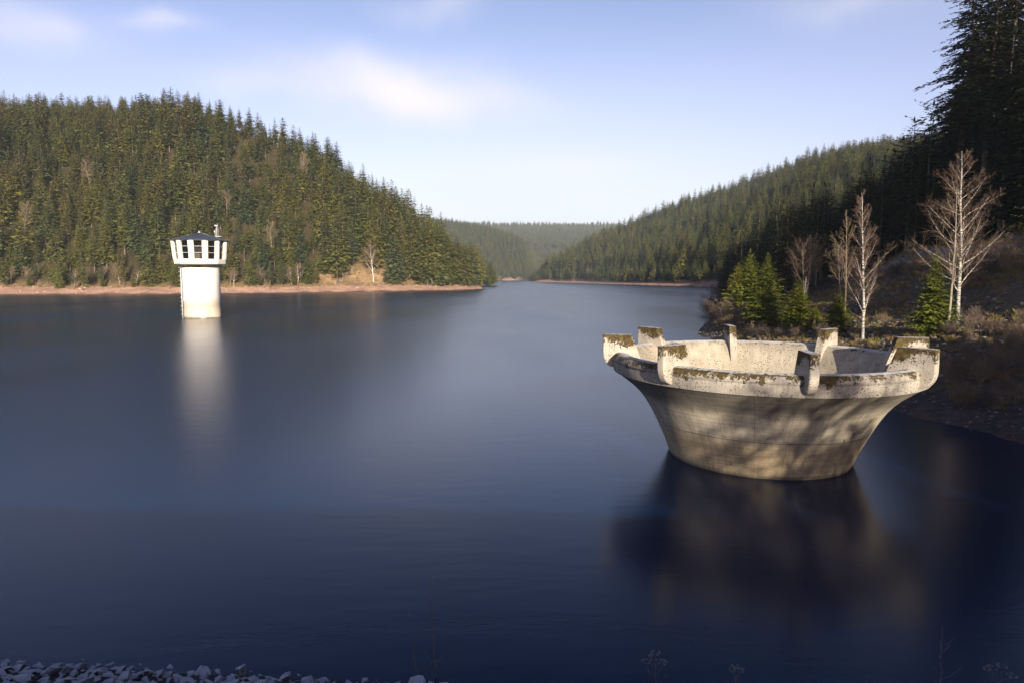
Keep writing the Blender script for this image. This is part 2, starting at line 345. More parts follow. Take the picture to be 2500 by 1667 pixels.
# ------------------------------------------------------------------ the lie of the land
def wl_pt(px, py): return on_z(px, py, 0)
L = []
L += [(-420, 60), (-60, 20), wl_pt(-150, 1622), wl_pt(150, 1632), wl_pt(420, 1648), wl_pt(700, 1662), wl_pt(950, 1676), wl_pt(1200, 1700), (2.5, 12.5), (9, 11.4), (17, 11.0), (23, 15), (26, 21), (27, 28)]
L += [wl_pt(2500, 1084), wl_pt(2400, 1058), wl_pt(2290, 1032), wl_pt(2180, 1006), (23.2, 52), (24.2, 66), wl_pt(1735, 833), wl_pt(1698, 815), (33, 112), wl_pt(1735, 776), wl_pt(1718, 757), wl_pt(1717, 745)]
L += [(64, 212), (78, 222), (96, 250), (118, 330), (150, 430), (172, 500), wl_pt(1760, 703), wl_pt(1680, 700), wl_pt(1560, 696.5), wl_pt(1480, 694), wl_pt(1400, 691.5), wl_pt(1330, 690), wl_pt(1287, 689), (26, 1190), (45, 1400), (30, 1560), (-60, 1600), (-150, 1500), (-260, 1150), (-230, 820), (-150, 640), (-60, 560), (-30, 530)]
L += [wl_pt(1222, 704.5), wl_pt(1190, 706), wl_pt(1100, 709), wl_pt(1000, 711), wl_pt(850, 713), wl_pt(700, 715), wl_pt(450, 717.5), wl_pt(200, 719), wl_pt(0, 719), wl_pt(-200, 722)]
L += [(-470, 230), (-560, 140)]
L = np.array(L, float)
def lake_dist(x, y):
    x = np.asarray(x, float).ravel(); y = np.asarray(y, float).ravel(); best = np.full(x.shape, 1e9); ins = np.zeros(x.shape, bool)
    n = len(L)
    for i in range(n):
        ax, ay = L[i]; bx, by = L[(i+1) % n]; dx, dy = bx-ax, by-ay
        tt = np.clip(((x-ax)*dx+(y-ay)*dy)/(dx*dx+dy*dy), 0, 1)
        best = np.minimum(best, np.hypot(x-ax-tt*dx, y-ay-tt*dy))
        c = ((ay > y) != (by > y)); 
        with np.errstate(divide='ignore', invalid='ignore'):
            ins ^= c & (x < (bx-ax)*(y-ay)/(by-ay if by != ay else 1e-9)+ax)
    return np.where(ins, -best, best)
def sstep(a, b, x): tt = np.clip((x-a)/(b-a), 0, 1); return tt*tt*(3-2*tt)
def smin(a, b, k): h = np.clip(.5+.5*(b-a)/k, 0, 1); return b*(1-h)+a*h-k*h*(1-h)
def sky_tab(pts):
    us = []; es = []
    for px, py in pts:
        e, u = elev(px, py); us.append(u); es.append(e)
    return np.array(us), np.array(es)
SK_A = sky_tab([(-700, 260), (-300, 245), (0, 246), (146, 228), (290, 244), (370, 250), (490, 222), (585, 206), (650, 236), (700, 268), (800, 342), (900, 415), (960, 452), (1040, 500), (1100, 545), (1150, 585), (1190, 622), (1215, 655), (1235, 690), (1300, 720)])
SK_B = sky_tab([(1300, 650), (1330, 622), (1380, 600), (1430, 575), (1504, 545), (1594, 500), (1700, 448), (1807, 411), (1913, 385), (2020, 369), (2180, 353), (2500, 320), (3000, 300)])
SK_C = sky_tab([(800, 470), (960, 500), (1047, 512), (1105, 518), (1169, 535), (1254, 570), (1310, 610), (1360, 660), (1500, 700)])
SK_D = sky_tab([(900, 560), (1150, 566), (1300, 568), (1440, 568), (1600, 570), (2000, 580)])
SK_E = sky_tab([(1700, 660), (1733, 618), (1790, 570), (1852, 506), (1914, 452), (1946, 428), (2100, 402), (2190, 350), (2250, 250), (2330, 60), (2400, -150), (2500, -400), (2700, -700), (4000, -900)])
def hill_noise(x, y):
    return (np.sin(x*.021+1.3)*np.cos(y*.017+.4)+.6*np.sin(x*.053+y*.031)+.4*np.cos(y*.071-x*.043+2))
def zterr(x, y, d=None):
    x = np.asarray(x, float); y = np.asarray(y, float); sh = x.shape
    if d is None: d = lake_dist(x, y)
    x = x.ravel(); y = y.ravel(); d = np.asarray(d).ravel(); ys = np.maximum(y, 1.); u = x/np.maximum(y, 30.); hn = hill_noise(x, y)
    rampf = np.where(d < 20, .23*d, 4.6+.86*(d-20))
    # left hill
    sA = np.interp(u, SK_A[0], SK_A[1]); YcA = np.interp(u, [-1, -.8, -.5, -.3, -.1, 0], [430, 500, 590, 620, 620, 560])
    capA = CAMZ+sA*np.minimum(ys, YcA)-24; capA = np.where(y > YcA, CAMZ+sA*YcA-24-.12*(y-YcA), capA)
    zA = smin(rampf*(1+.05*hn), np.maximum(capA, 1.5+.06*d), 14)
    # right hill
    sB = np.interp(u, SK_B[0], SK_B[1]); YcB = np.interp(u, [0, .05, .1, .2, .3, .5, .8], [1400, 1330, 1250, 1080, 980, 900, 850])
    capB = CAMZ+sB*np.minimum(ys, YcB)-22; capB = np.where(y > YcB, CAMZ+sB*YcB-22-.15*(y-YcB), capB)
    zB = smin(np.where(d < 14, .2*d, 2.8+.5*(d-14))*(1+.07*hn), np.maximum(capB, 2+.04*d), 14)
    # second hill on the left, farther away; and the far ridge
    sC = np.interp(u, SK_C[0], SK_C[1]); capC = CAMZ+sC*np.minimum(ys, 1950)-20; zC = smin(np.where(d < 14, .2*d, 2.8+.42*(d-14)), np.maximum(capC, 2.+.03*d), 16)
    sD = np.interp(u, SK_D[0], SK_D[1]); zD = np.minimum(CAMZ+sD*4300-22, 10+.14*np.maximum(y-1650, 0)) + 9*hn
    # near bank on the right
    toe = x-(40+.40*np.maximum(-y, 0)); d_ = np.where(y < 14, np.minimum(d, np.maximum(toe, 2)), d)
    prof = np.interp(d_, [0, 3, 20, 24, 30, 39, 46, 200, 400], [0, .55, 5.0, 8.0, 12.3, 12.9, 16.0, 135, 170])
    prof2 = np.interp(d, [0, 3, 60, 200, 400], [0, .6, 22, 95, 150])
    wp = sstep(112, 145, y); prof = prof*(1-wp)+prof2*wp
    sE = np.interp(u, SK_E[0], SK_E[1]); capE = np.maximum(CAMZ+sE*ys-21, 6+.05*d); we = sstep(70, 110, y)
    zE = np.where(we > 0, (1-we)*prof+we*smin(prof, capE, 3), prof)
    zE = zE*(1+.03*hn*(d > 30))
    # dam front where the photographer stands
    zF = np.minimum(.46*d, 7.15)
    wE = sstep(19, 29, x)*(1-sstep(238, 330, y)); wE = np.maximum(wE, sstep(19, 29, x)*(y < 100)); behind = sstep(60, 160, -y); prof = prof*(1-.55*behind); zE = zE*(1-.55*behind); wF = (1-sstep(22, 34, x))*(1-sstep(34, 60, y))*sstep(-400, -200, x)
    wD = sstep(1900, 2500, y); wB = sstep(.0, 40, x-np.interp(y, [0, 1000, 1200, 1600, 2300], [0, 0, 12, 20, 60]))
    wC = (1-wB)*sstep(640, 1000, y+np.where(x > -140, 100, 0))
    z = zA*(1-wB)*(1-wC)+zB*wB+zC*wC
    z = z*(1-wD)+zD*wD; z = z*(1-wE)+zE*wE; z = z*(1-wF)+zF*wF
    z = np.where(d < 0, np.maximum(d*.35, -6), z)
    return z.reshape(sh)
def ground_at(px, py):
    d = ray(px, py); tt = np.geomspace(12, 900, 900); X = d[0]*tt; Y = d[1]*tt; Z = CAMZ+d[2]*tt; g = np.maximum(zterr(X, Y), 0)
    i = np.argmax(Z < g); return float(X[i]), float(Y[i]), float(g[i])
def gz(x, y): return float(zterr(np.array([x]), np.array([y]))[0])

def axis(segs):
    out = []
    for a, b, s in segs: out += list(np.arange(a, b, s))
    out.append(segs[-1][1]); return np.array(out)
xs = axis([(-2600, -900, 90), (-900, -440, 20), (-440, -30, 4), (-30, 18, 2.5), (18, 90, 1.3), (90, 220, 3.5), (220, 560, 9), (560, 1200, 30), (1200, 4000, 140)])
ys = axis([(-500, -60, 22), (-60, 8, 4), (8, 120, 1.4), (120, 240, 2.4), (240, 620, 4), (620, 1260, 9), (1260, 2100, 25), (2100, 5200, 120)])
GX, GY = np.meshgrid(xs, ys); dd = lake_dist(GX, GY); GZ = zterr(GX, GY, dd); dd = dd.reshape(GX.shape)
nx, ny = len(xs), len(ys); co = np.stack([GX, GY, GZ], -1).reshape(-1, 3)
near = np.exp(-((GX-45)/60)**2-((GY-70)/60)**2)*(dd > 1)
co[:, 2] += (RNG.normal(0, .10, nx*ny)*near.ravel())
ii = np.arange(nx*ny).reshape(ny, nx); fq = np.stack([ii[:-1, :-1], ii[:-1, 1:], ii[1:, 1:], ii[1:, :-1]], -1).reshape(-1, 4)
me = bpy.data.meshes.new('ground'); me.vertices.add(len(co)); me.vertices.foreach_set('co', co.ravel()); me.loops.add(fq.size); me.loops.foreach_set('vertex_index', fq.ravel())
me.polygons.add(len(fq)); me.polygons.foreach_set('loop_start', np.arange(len(fq))*4); me.polygons.foreach_set('loop_total', np.full(len(fq), 4)); me.polygons.foreach_set('use_smooth', np.ones(len(fq), bool))
me.update(calc_edges=True)
def lerp(a, b, w): return a*(1-w[..., None])+b*w[..., None]
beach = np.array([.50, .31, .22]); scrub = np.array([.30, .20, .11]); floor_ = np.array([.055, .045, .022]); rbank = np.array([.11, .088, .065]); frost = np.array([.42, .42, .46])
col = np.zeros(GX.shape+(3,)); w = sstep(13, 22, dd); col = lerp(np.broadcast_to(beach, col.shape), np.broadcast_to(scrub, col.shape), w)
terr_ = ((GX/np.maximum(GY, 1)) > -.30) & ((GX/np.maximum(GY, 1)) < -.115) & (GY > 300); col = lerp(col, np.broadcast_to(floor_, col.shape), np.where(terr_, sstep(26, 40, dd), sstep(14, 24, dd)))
col = col*(1-.72*((dd < 1.2) & (dd > -50)))[..., None]
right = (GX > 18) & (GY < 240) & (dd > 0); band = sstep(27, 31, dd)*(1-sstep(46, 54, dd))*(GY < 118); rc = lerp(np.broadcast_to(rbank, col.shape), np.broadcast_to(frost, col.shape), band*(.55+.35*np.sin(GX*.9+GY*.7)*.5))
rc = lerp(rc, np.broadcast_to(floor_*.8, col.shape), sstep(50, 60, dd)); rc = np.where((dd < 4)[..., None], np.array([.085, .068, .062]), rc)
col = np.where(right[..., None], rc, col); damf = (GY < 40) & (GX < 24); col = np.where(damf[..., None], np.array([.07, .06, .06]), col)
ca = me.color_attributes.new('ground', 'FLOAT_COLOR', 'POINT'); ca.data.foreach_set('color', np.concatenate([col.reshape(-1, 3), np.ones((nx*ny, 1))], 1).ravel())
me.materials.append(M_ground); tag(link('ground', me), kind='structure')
w_ = MB(); w_.add([(-1500, -100, 0), (1500, -100, 0), (1500, 1800, 0), (-1500, 1800, 0)], [(0, 1, 2, 3)]); tag(w_.obj('water', M_water), kind='structure')

# ------------------------------------------------------------------ bell-mouth spillway
SPX, SPY = 11.87, 30.66
sroot = empty('bell_mouth_spillway', (SPX, SPY, 0))
tag(sroot, 'round weathered concrete overflow funnel with eight mossy upright fins, standing in the water', 'spillway')
def arcp(c, r, a0, a1, n): return [(c[0]+r*math.cos(R(a0+(a1-a0)*i/n)), c[1]+r*math.sin(R(a0+(a1-a0)*i/n))) for i in range(n+1)]
cone = [(3.95, -3), (4.02, -.6), (4.12, 0), (4.40, .75), (4.72, 1.45), (5.0, 2.02), (5.22, 2.4), (5.42, 2.72), (5.68, 3.05), (6.02, 3.38), (6.38, 3.66), (6.74, 3.93), (6.86, 4.0)]
rimp = [(6.86, 4.0), (6.90, 4.01), (6.92, 4.03), (6.92, 4.45), (6.925, 4.50), (6.965, 4.52), (6.97, 4.62)]+[(6.60+.37*math.cos(R(a)), 4.62+.27*math.sin(R(a))) for a in range(15, 91, 15)]
inner = [(6.42, 4.87), (6.22, 4.79), (6.03, 4.63), (5.86, 4.44), (5.6, 4.08), (5.3, 3.62), (5.0, 3.1), (4.7, 2.5), (4.4, 1.6), (4.15, .6), (3.9, -1), (3.7, -3)]
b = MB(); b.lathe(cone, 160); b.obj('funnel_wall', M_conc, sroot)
b = MB(); b.lathe(rimp, 160); rimo = b.obj('rim', M_rim, sroot)
b = MB(); b.lathe([rimp[-1]]+inner, 160); b.obj('inner_wall', M_well, sroot)
def fin_mesh():
    pr = [(6.07, 5.73), (7.46, 5.73), (7.46, 4.86)]+[(6.93+.53*math.cos(R(a)), 4.86+.72*math.sin(R(a))) for a in range(-12, -91, -13)][:6]+[(6.80, 4.12), (6.7, 4.2), (6.2, 4.3), (5.75, 4.05), (5.42, 3.78), (5.40, 3.92)]
    bm = bmesh.new(); h = .185; vs = [bm.verts.new((r_, -h, z)) for r_, z in pr]; f = bm.faces.new(vs); ex = bmesh.ops.extrude_face_region(bm, geom=[f])
    for v in ex['geom']:
        if isinstance(v, bmesh.types.BMVert): v.co.y += 2*h
    bmesh.ops.recalc_face_normals(bm, faces=bm.faces); bm.edges.ensure_lookup_table()
    def side(e):   # outline edges of the two flat sides
        a, b_ = e.verts; return abs(a.co.y-b_.co.y) < 1e-5
    nose = [e for e in bm.edges if side(e) and all((v.co.x > 7.44 and v.co.z < 5.8) or (v.co.z < 4.9 and v.co.x > 6.9) for v in e.verts)]
    bmesh.ops.bevel(bm, geom=nose, offset=.17, segments=4, affect='EDGES', profile=.5, clamp_overlap=True)
    rest = [e for e in bm.edges if e.calc_face_angle(0) > .5 and min(v.co.z for v in e.verts) > 5.70]
    bmesh.ops.bevel(bm, geom=rest, offset=.025, segments=2, affect='EDGES', profile=.5, clamp_overlap=True)
    me = bpy.data.meshes.new('fin'); bm.to_mesh(me); bm.free(); me.materials.append(M_fin); return me
fm = fin_mesh()
for k in range(8):
    f = link('fin', fm, sroot); f.rotation_euler = (0, 0, R(263.4+45*k))
labels = ['fin in front, nearest the viewer, greyish and shaded', 'large shaded fin at the right end with a mossy top', 'fin at the right rear, half behind another fin', 'fin at the rear right of centre, streaked with rust brown moss',
          'narrow fin at the rear seen edge on', 'fin at the rear left against the water', 'leftmost fin with thick olive moss', 'front left fin with a bright green mossy top']
for o, lb in zip([c for c in sroot.children if c.name.startswith('fin')], labels): o['label'] = lb

# ------------------------------------------------------------------ intake tower
tx, ty = on_z(496, 778, 0); ty += 3.7; tx *= (ty)/(ty-3.7)
tsc = ty/141*1.0*1577/1700*1700/1577
az = math.degrees(math.atan2(tx, ty))
troot = empty('intake_tower', (tx, ty, 0)); tag(troot, 'white round intake tower in the lake, topped by a windowed cabin under a dark roof', 'tower')
PXM = F/math.hypot(tx, ty)*1.0       # picture pixels per metre there
k_ = 1/(6.03*F/(ty))                  # metres per pixel of the enlarged detail
HK = k_*.905; RS = 279*HK; 
b = MB(); b.lathe([(RS*.985, -5), (RS*.985, 0), (RS*.99, 3), (RS, 3.02), (RS, 10.4)], 72); b.obj('shaft', M_shaft, troot)
z0 = 780*k_; z1 = 1105*k_; ze = z1+.12; RB = 383*HK; RT = 415*HK
n12 = 12; off = R(-90+az*-1+0)  # a face looks roughly at the camera
off = math.atan2(-ty, -tx)+R(-4)
def ring(r, z, shift=.5): return [Vector((r*math.cos(off+2*math.pi*(i+shift)/n12), r*math.sin(off+2*math.pi*(i+shift)/n12), z)) for i in range(n12)]
b = MB()        # floor slab and parapet band
A = ring(RS*1.0, z0-.35); B_ = ring(RB*.99, z0-.02); C_ = ring(RB, z0); D_ = ring(RB+(RT-RB)*.22, z0+.95); E_ = ring(RB-.45, z0+.95)
rs = [A, B_, C_, D_, E_]; vs = sum(rs, []); fs = []
for q in range(4):
    for i in range(n12): j = (i+1) % n12; fs.append((q*n12+i, q*n12+j, (q+1)*n12+j, (q+1)*n12+i))
b.add(vs, fs); b.obj('parapet', M_cabin, troot)
def lerp3(a, c, s): return a+(c-a)*s
b0 = ring(RB+(RT-RB)*.22, z0+.95); t0 = ring(RT, z1)
for i in range(n12):            # corner piers, wider than the windows
    b = MB(); p0 = b0[i]; q0 = t0[i]; pl = b0[i-1]; pr_ = b0[(i+1) % n12]; ql = t0[i-1]; qr = t0[(i+1) % n12]; fr = .205
    def inn(v, s=.55): r_ = math.hypot(v.x, v.y); return Vector((v.x*(1-s/r_), v.y*(1-s/r_), v.z))
    bot = [lerp3(p0, pl, fr), p0+Vector((p0.x, p0.y, 0)).normalized()*.10, lerp3(p0, pr_, fr)]; top = [lerp3(q0, ql, fr), q0+Vector((q0.x, q0.y, 0)).normalized()*.10, lerp3(q0, qr, fr)]
    vs = bot+[inn(v) for v in bot[::-1]]+top+[inn(v) for v in top[::-1]]
    b.add(vs, [(0,1,7,6), (1,2,8,7), (2,3,9,8), (3,4,10,9), (4,5,11,10), (5,0,6,11), (5,4,3,2,1,0), (6,7,8,9,10,11)]); b.obj('pier', M_cabin, troot)
    # window between this pier and the next
    wl0 = inn(lerp3(p0, pr_, fr), .33); wr0 = inn(lerp3(p0, pr_, 1-fr), .33); wl1 = inn(lerp3(q0, qr, fr), .33); wr1 = inn(lerp3(q0, qr, 1-fr), .33)
    g = MB()
    nrm = ((wr0-wl0).cross(wl1-wl0)).normalized()
    if nrm.dot(Vector((wl0.x, wl0.y, 0))) < 0: nrm = -nrm
    for s in (0, .345, .69, 1): 
        a_ = lerp3(wl0, wl1, s); c_ = lerp3(wr0, wr1, s); g.tube([a_+nrm*.03, c_+nrm*.03], .045, 4, smooth=False)
    for a_, c_ in ((wl0, wl1), (wr0, wr1)): g.tube([a_+nrm*.03, c_+nrm*.03], .04, 4, smooth=False)
    wf = g.obj('window', M_frame, troot)
    g = MB(); g.add([wl0, wr0, wr1, wl1, wl0-nrm*.02, wr0-nrm*.02, wr1-nrm*.02, wl1-nrm*.02], [(0,1,2,3), (7,6,5,4)]); g.obj('pane', M_glass, wf)
b = MB(); b.lathe([(.01, z0+.1), (RB-.6, z0+.1)], 24); b.lathe([(RB*.70, z0+.1), (RB*.70, z1)], 24); b.obj('dark_room_stand_in', M_inner, troot)  # added drum with the room's darkness painted on, blocks the far windows
# equipment seen through the glass
for a_, rq, zc_, sz in ((-4, .78, 1.5, (.5, 1.0, 1.1)), (26, .78, 2.4, (.4, .6, .6))):
    b = MB(); t_ = off+R(a_); b.box((RB*rq*math.cos(t_), RB*rq*math.sin(t_), z0+zc_), sz, t_); b.obj('equipment_cabinet', M_beige, troot)
b = MB(); Er = ring(RT+.28, ze-.07); Er2 = ring(RT+.30, ze+.06); apex = 1230*k_
vs = Er+Er2+[Vector((0, 0, apex))]+ring(RT-.5, ze-.07); fs = []
for i in range(n12):
    j = (i+1) % n12; fs += [(i, j, n12+j, n12+i), (n12+i, n12+j, 24), (25+i, 25+j, j, i)]
b.add(vs, fs)
for i in range(48):            # standing seams of the roof
    t_ = off+2*math.pi*i/48; seg = 2*math.pi/12; lo = ((t_-off) % seg)-seg/2; rr = (RT+.30)*math.cos(seg/2)/math.cos(lo) if True else 0
    # the faces are flat between corners at half steps
    lo2 = ((t_-off-seg/2) % seg)-seg/2; rr = (RT+.30)*math.cos(seg/2)/math.cos(lo2)
    e_ = Vector((rr*math.cos(t_), rr*math.sin(t_), ze+.07)); b.tube([e_, lerp3(e_, Vector((0, 0, apex+.01)), .97)], .028, 4, smooth=False)
ro = b.obj('roof', M_roofm, troot)
b = MB(); b.lathe([(.01, apex+.42), (.10, apex+.35), (.12, apex+.12), (.45, apex-.03)], 12); b.obj('finial', M_steel, ro)
b = MB()
hx = Vector((ty, -tx, 0)).normalized(); fwd = Vector((tx, ty, 0)).normalized()   # picture right / away, at the tower
def tp(pxr, z, dep=0): return hx*(pxr*HK)+fwd*dep+Vector((0, 0, z))
mx = 260
for dx_, zt_, r_ in ((mx, 1355, .06), (mx+22, 1380, .035), (mx-22, 1290, .045)): b.tube([tp(dx_, 1150*k_, 2.2), tp(dx_, zt_*k_, 2.2)], r_, 6)
b.tube([tp(mx-20, 1300*k_, 2.2), tp(mx+22, 1300*k_, 2.2)], .03, 4); b.box(tp(mx-5, 1352*k_, 2.2), (.5, .25, .25), 0); b.box(tp(mx-25, 1262*k_, 2.2), (.25, .25, .3), 0)
b.box(tp(mx+30, 1190*k_, 1.6), (.9, .6, .12), 0)
b.obj('antenna_mast', M_steel, troot)
lp = MB()
la = -RS-.22
lad0 = lambda z, o_=0: hx*(la-o_)+fwd*(-.6)+Vector((0, 0, z))
lp.tube([lad0(-.5), lad0(10.3)], .05, 6); lp.tube([hx*(la+.12)+fwd*(-1.1)+Vector((0, 0, -.5)), hx*(la+.12)+fwd*(-1.1)+Vector((0, 0, 10.3))], .05, 6)
for i in range(12):
    z = .8+i*.88; lp.tube([lad0(z, .32), lad0(z, -.3)], .035, 5)
lp.obj('ladder', M_steel, troot)
b = MB(); b.tube([hx*(-RS*.86)-fwd*(RS*.56)+Vector((0, 0, -.5)), hx*(-RS*.86)-fwd*(RS*.56)+Vector((0, 0, 10.2))], .045, 6); b.box(hx*(-RS*.9)-fwd*(RS*.5)+Vector((0, 0, 3.9)), (.34, .3, .5)); b.obj('cable_duct', M_steel, troot)

# ------------------------------------------------------------------ tree generators
def kites(base, d, side, ln, wd):
    mid = base+d*(ln*.45)[:, None]
    return np.stack([base, mid+side*(wd/2)[:, None], base+d*ln[:, None], mid-side*(wd/2)[:, None]], 1)
def nrm_(v): return v/np.maximum(np.linalg.norm(v, axis=-1, keepdims=True), 1e-9)
def conifer(seed, h=10., r=2.2, base=.12, whorls=30, per=8, nsp=6, droop=.25, top=1.0, ragged=.25, profile=.8, wide=.44, bend=0, kl=1.0):
    """crown quads of a conifer; round its trunk the branches hang in whorls of sprays"""
    g = np.random.default_rng(seed); out = []
    for i in range(whorls):
        s = (i+.5*g.random())/whorls; z = h*(base+(1-base)*s**.92)
        rel = 1-s; L0 = r*(min(1, (rel*1.08)**profile)+.03)*(.72 if (s < .1) else 1)*(1-.18*math.exp(-((s-0)/.15)**2)) * top
        n = max(4, int(per*(.6+.6*rel))); a0 = g.random()*7
        for k in range(n):
            if g.random() < ragged*.35: continue
            a = a0+2*math.pi*(k+.5*g.random())/n; Ln = L0*(1-ragged+2*ragged*g.random())
            dr = np.array([math.cos(a), math.sin(a), 0]); pd = np.array([-math.sin(a), math.cos(a), 0]); slope = (.75*s**2-.18*rel)+g.normal()*.07
            m = max(2, int(nsp*(.5+.7*rel))); q = (np.arange(m)+g.random(m)*.8+.25)/m
            P = dr[None]*(q*Ln)[:, None]; P[:, 2] = z+slope*q*Ln-droop*Ln*q*q+.12*Ln*q**3
            for sgn in (-1, 1):
                dv = nrm_(dr[None]*(.75+.35*g.random((m, 1)))+pd[None]*sgn*(.75+.3*g.random((m, 1)))+np.array([0, 0, 1.])*(-.28+.3*g.normal(size=(m, 1))))
                sv = nrm_(np.cross(dv, np.array([0, 0, 1.])+g.normal(size=(m, 3))*.5)); ln = Ln*(.26+.34*(1-q))*(.7+.6*g.random(m))*(1.15 if nsp < 6 else .85)*kl
                out.append(kites(P, dv, sv, ln, ln*wide*(.7+.6*g.random(m))))
            tipd = nrm_(np.array([dr+np.array([0, 0, slope-droop*1.2])])); out.append(kites(P[-1:], tipd, pd[None], np.array([Ln*.32*kl]), np.array([Ln*.16*kl])))
            st = np.array([[0, 0, z]]); e = P[m//2:m//2+1]-st; out.append(kites(st, nrm_(e), pd[None], np.linalg.norm(e, axis=1)*1.2, np.array([Ln*.18*kl*kl])))
    tip = np.array([[0, 0, h*.955]]); out.append(kites(tip, np.array([[0, 0, 1.]]), np.array([[1., 0, 0]]), np.array([h*.055]), np.array([h*.012]))); out.append(kites(tip, np.array([[0, 0, 1.]]), np.array([[0., 1, 0]]), np.array([h*.055]), np.array([h*.012])))
    V = np.concatenate(out); return V
def trunk_mesh(name, h, r0, m_, top=.97, n=7, lean=.0, seed=0):
    b = MB(); rr = random.Random(seed); pts = []; rad = []
    for i in range(6):
        s = i/5; pts.append((lean*s*h+rr.uniform(-.01, .01)*h*s, rr.uniform(-.01, .01)*h*s, -.4+s*(h*top+.4))); rad.append(r0*(1-s*.93)*(1.25 if i == 0 else 1))
    b.tube(pts, rad, n, cap=False); return b.mesh(name, m_)
FOR = []       # forest kinds, each 10 units tall
specs = [dict(r=1.75, base=.10, profile=.75), dict(r=1.45, base=.16, profile=.85, ragged=.35), dict(r=2.0, base=.08, profile=.7, droop=.4), dict(r=1.35, base=.28, profile=.6, ragged=.4, whorls=22),
         dict(r=1.7, base=.2, profile=.5, top=.9, ragged=.35, whorls=24), dict(r=1.9, base=.05, profile=.9, whorls=28)]
for i, sp_ in enumerate(specs):
    V = conifer(100+i, **sp_); cm = quads_mesh('crown', V, [M_forest]); tm = trunk_mesh('trunk', 10, .13, M_bark, seed=i)
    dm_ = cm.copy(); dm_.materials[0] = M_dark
    FOR.append((tm, cm, dm_, join_meshes('conifer_forest_tree', [tm, cm])))
DARK = []
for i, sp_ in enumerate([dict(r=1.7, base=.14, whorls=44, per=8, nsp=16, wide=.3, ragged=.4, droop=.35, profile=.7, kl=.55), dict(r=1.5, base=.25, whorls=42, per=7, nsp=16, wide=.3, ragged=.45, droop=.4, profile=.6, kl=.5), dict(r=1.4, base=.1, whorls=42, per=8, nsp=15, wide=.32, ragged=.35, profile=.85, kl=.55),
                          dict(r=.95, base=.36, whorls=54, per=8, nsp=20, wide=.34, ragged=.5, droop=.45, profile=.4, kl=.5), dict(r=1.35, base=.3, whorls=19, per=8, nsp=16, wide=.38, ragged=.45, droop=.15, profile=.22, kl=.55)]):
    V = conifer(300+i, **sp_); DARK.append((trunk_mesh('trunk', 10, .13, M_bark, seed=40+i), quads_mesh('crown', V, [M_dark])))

def grow(b, p, d, length, r0, level, maxl, rng, spec, mi=0, bt=None):
    """one limb as a bending tube, with side limbs; fine twigs go to bt"""
    n = spec['n'][level]; pts = [Vector(p)]; rad = [r0]; cur = Vector(p); dv = Vector(d).normalized()
    for i in range(n):
        dv = (dv+Vector((rng.gauss(0, 1), rng.gauss(0, 1), rng.gauss(0, 1)))*spec['wob'][level]+Vector((0, 0, spec['up'][level]))).normalized()
        cur = cur+dv*(length/n); pts.append(cur.copy()); rad.append(max(r0*(1-(i+1)/n*.88), .004*spec['fine']))
    tgt = b if (level < maxl-1 or bt is None) else bt
    tgt.tube(pts, rad, spec['sides'][level], cap=False)
    if level >= maxl: return
    cnt = spec['kids'][level]; cnt = int(cnt*(.7+.6*rng.random())) if level else cnt
    for k in range(cnt):
        s = spec['start'][level]+(.98-spec['start'][level])*(k+rng.random()*.8)/cnt; f = s*n; i = min(int(f), n-1); pp = pts[i].lerp(pts[i+1], f-i)
        dl = (pts[i+1]-pts[i]).normalized(); ax = dl.orthogonal().normalized(); ax.rotate(Matrix.Rotation(k*2.4+rng.random()*1.2, 3, dl)); an = R(spec['ang'][level]+rng.gauss(0, 8))
        nd = dl*math.cos(an)+ax*math.sin(an)
        if level == 0:
            fr = spec['shape'](s); ln = length*fr*(.75+.5*rng.random())
        else: ln = length*spec['len'][level]*(1-.55*s)*(.7+.6*rng.random())
        rr = rad[i]*(1-(f-i))+rad[i+1]*(f-i)
        grow(b, pp, nd, ln, rr*spec['rr'][level], level+1, maxl, rng, spec, mi, bt)
def bare_tree(name, seed, h, r0, spec, m_limb, m_twig, maxl=3, lean=(0, 0, 1), trunk_mat=None, root=None, part='trunk'):
    rng = random.Random(seed); b = MB(); bt = MB(); grow(b, (0, 0, -.3), lean, h, r0, 0, maxl, rng, spec, 0, bt)
    return b.mesh(part, m_limb), bt.mesh('twigs', m_twig)
birch_spec = dict(n=[12, 7, 5, 3], wob=[.03, .09, .13, .16], up=[.03, .085, .04, .0], sides=[9, 5, 3, 3], kids=[34, 13, 9, 0], start=[.17, .18, .12], ang=[50, 36, 38], len=[0, .42, .55], rr=[.4, .52, .6], fine=1.15,
                  shape=lambda s: .35*min(1, (1.05-s)*1.25)**.85*(.55+.45*min(1, s*3)))
bush_spec = dict(n=[5, 4, 3, 3], wob=[.10, .16, .2, .2], up=[.04, .05, .03, 0], sides=[5, 4, 3, 3], kids=[9, 8, 5, 0], start=[.1, .15, .15], ang=[42, 40, 42], len=[0, .55, .55], rr=[.6, .55, .6], fine=1.3, shape=lambda s: .55*(1.1-s))
broad_spec = dict(n=[9, 6, 4, 3], wob=[.05, .10, .15, .15], up=[.02, .08, .05, 0], sides=[7, 4, 3, 3], kids=[17, 10, 6, 0], start=[.3, .2, .15], ang=[42, 38, 38], len=[0, .5, .5], rr=[.55, .5, .6], fine=4.0, shape=lambda s: .42*(1.15-s)**.6)

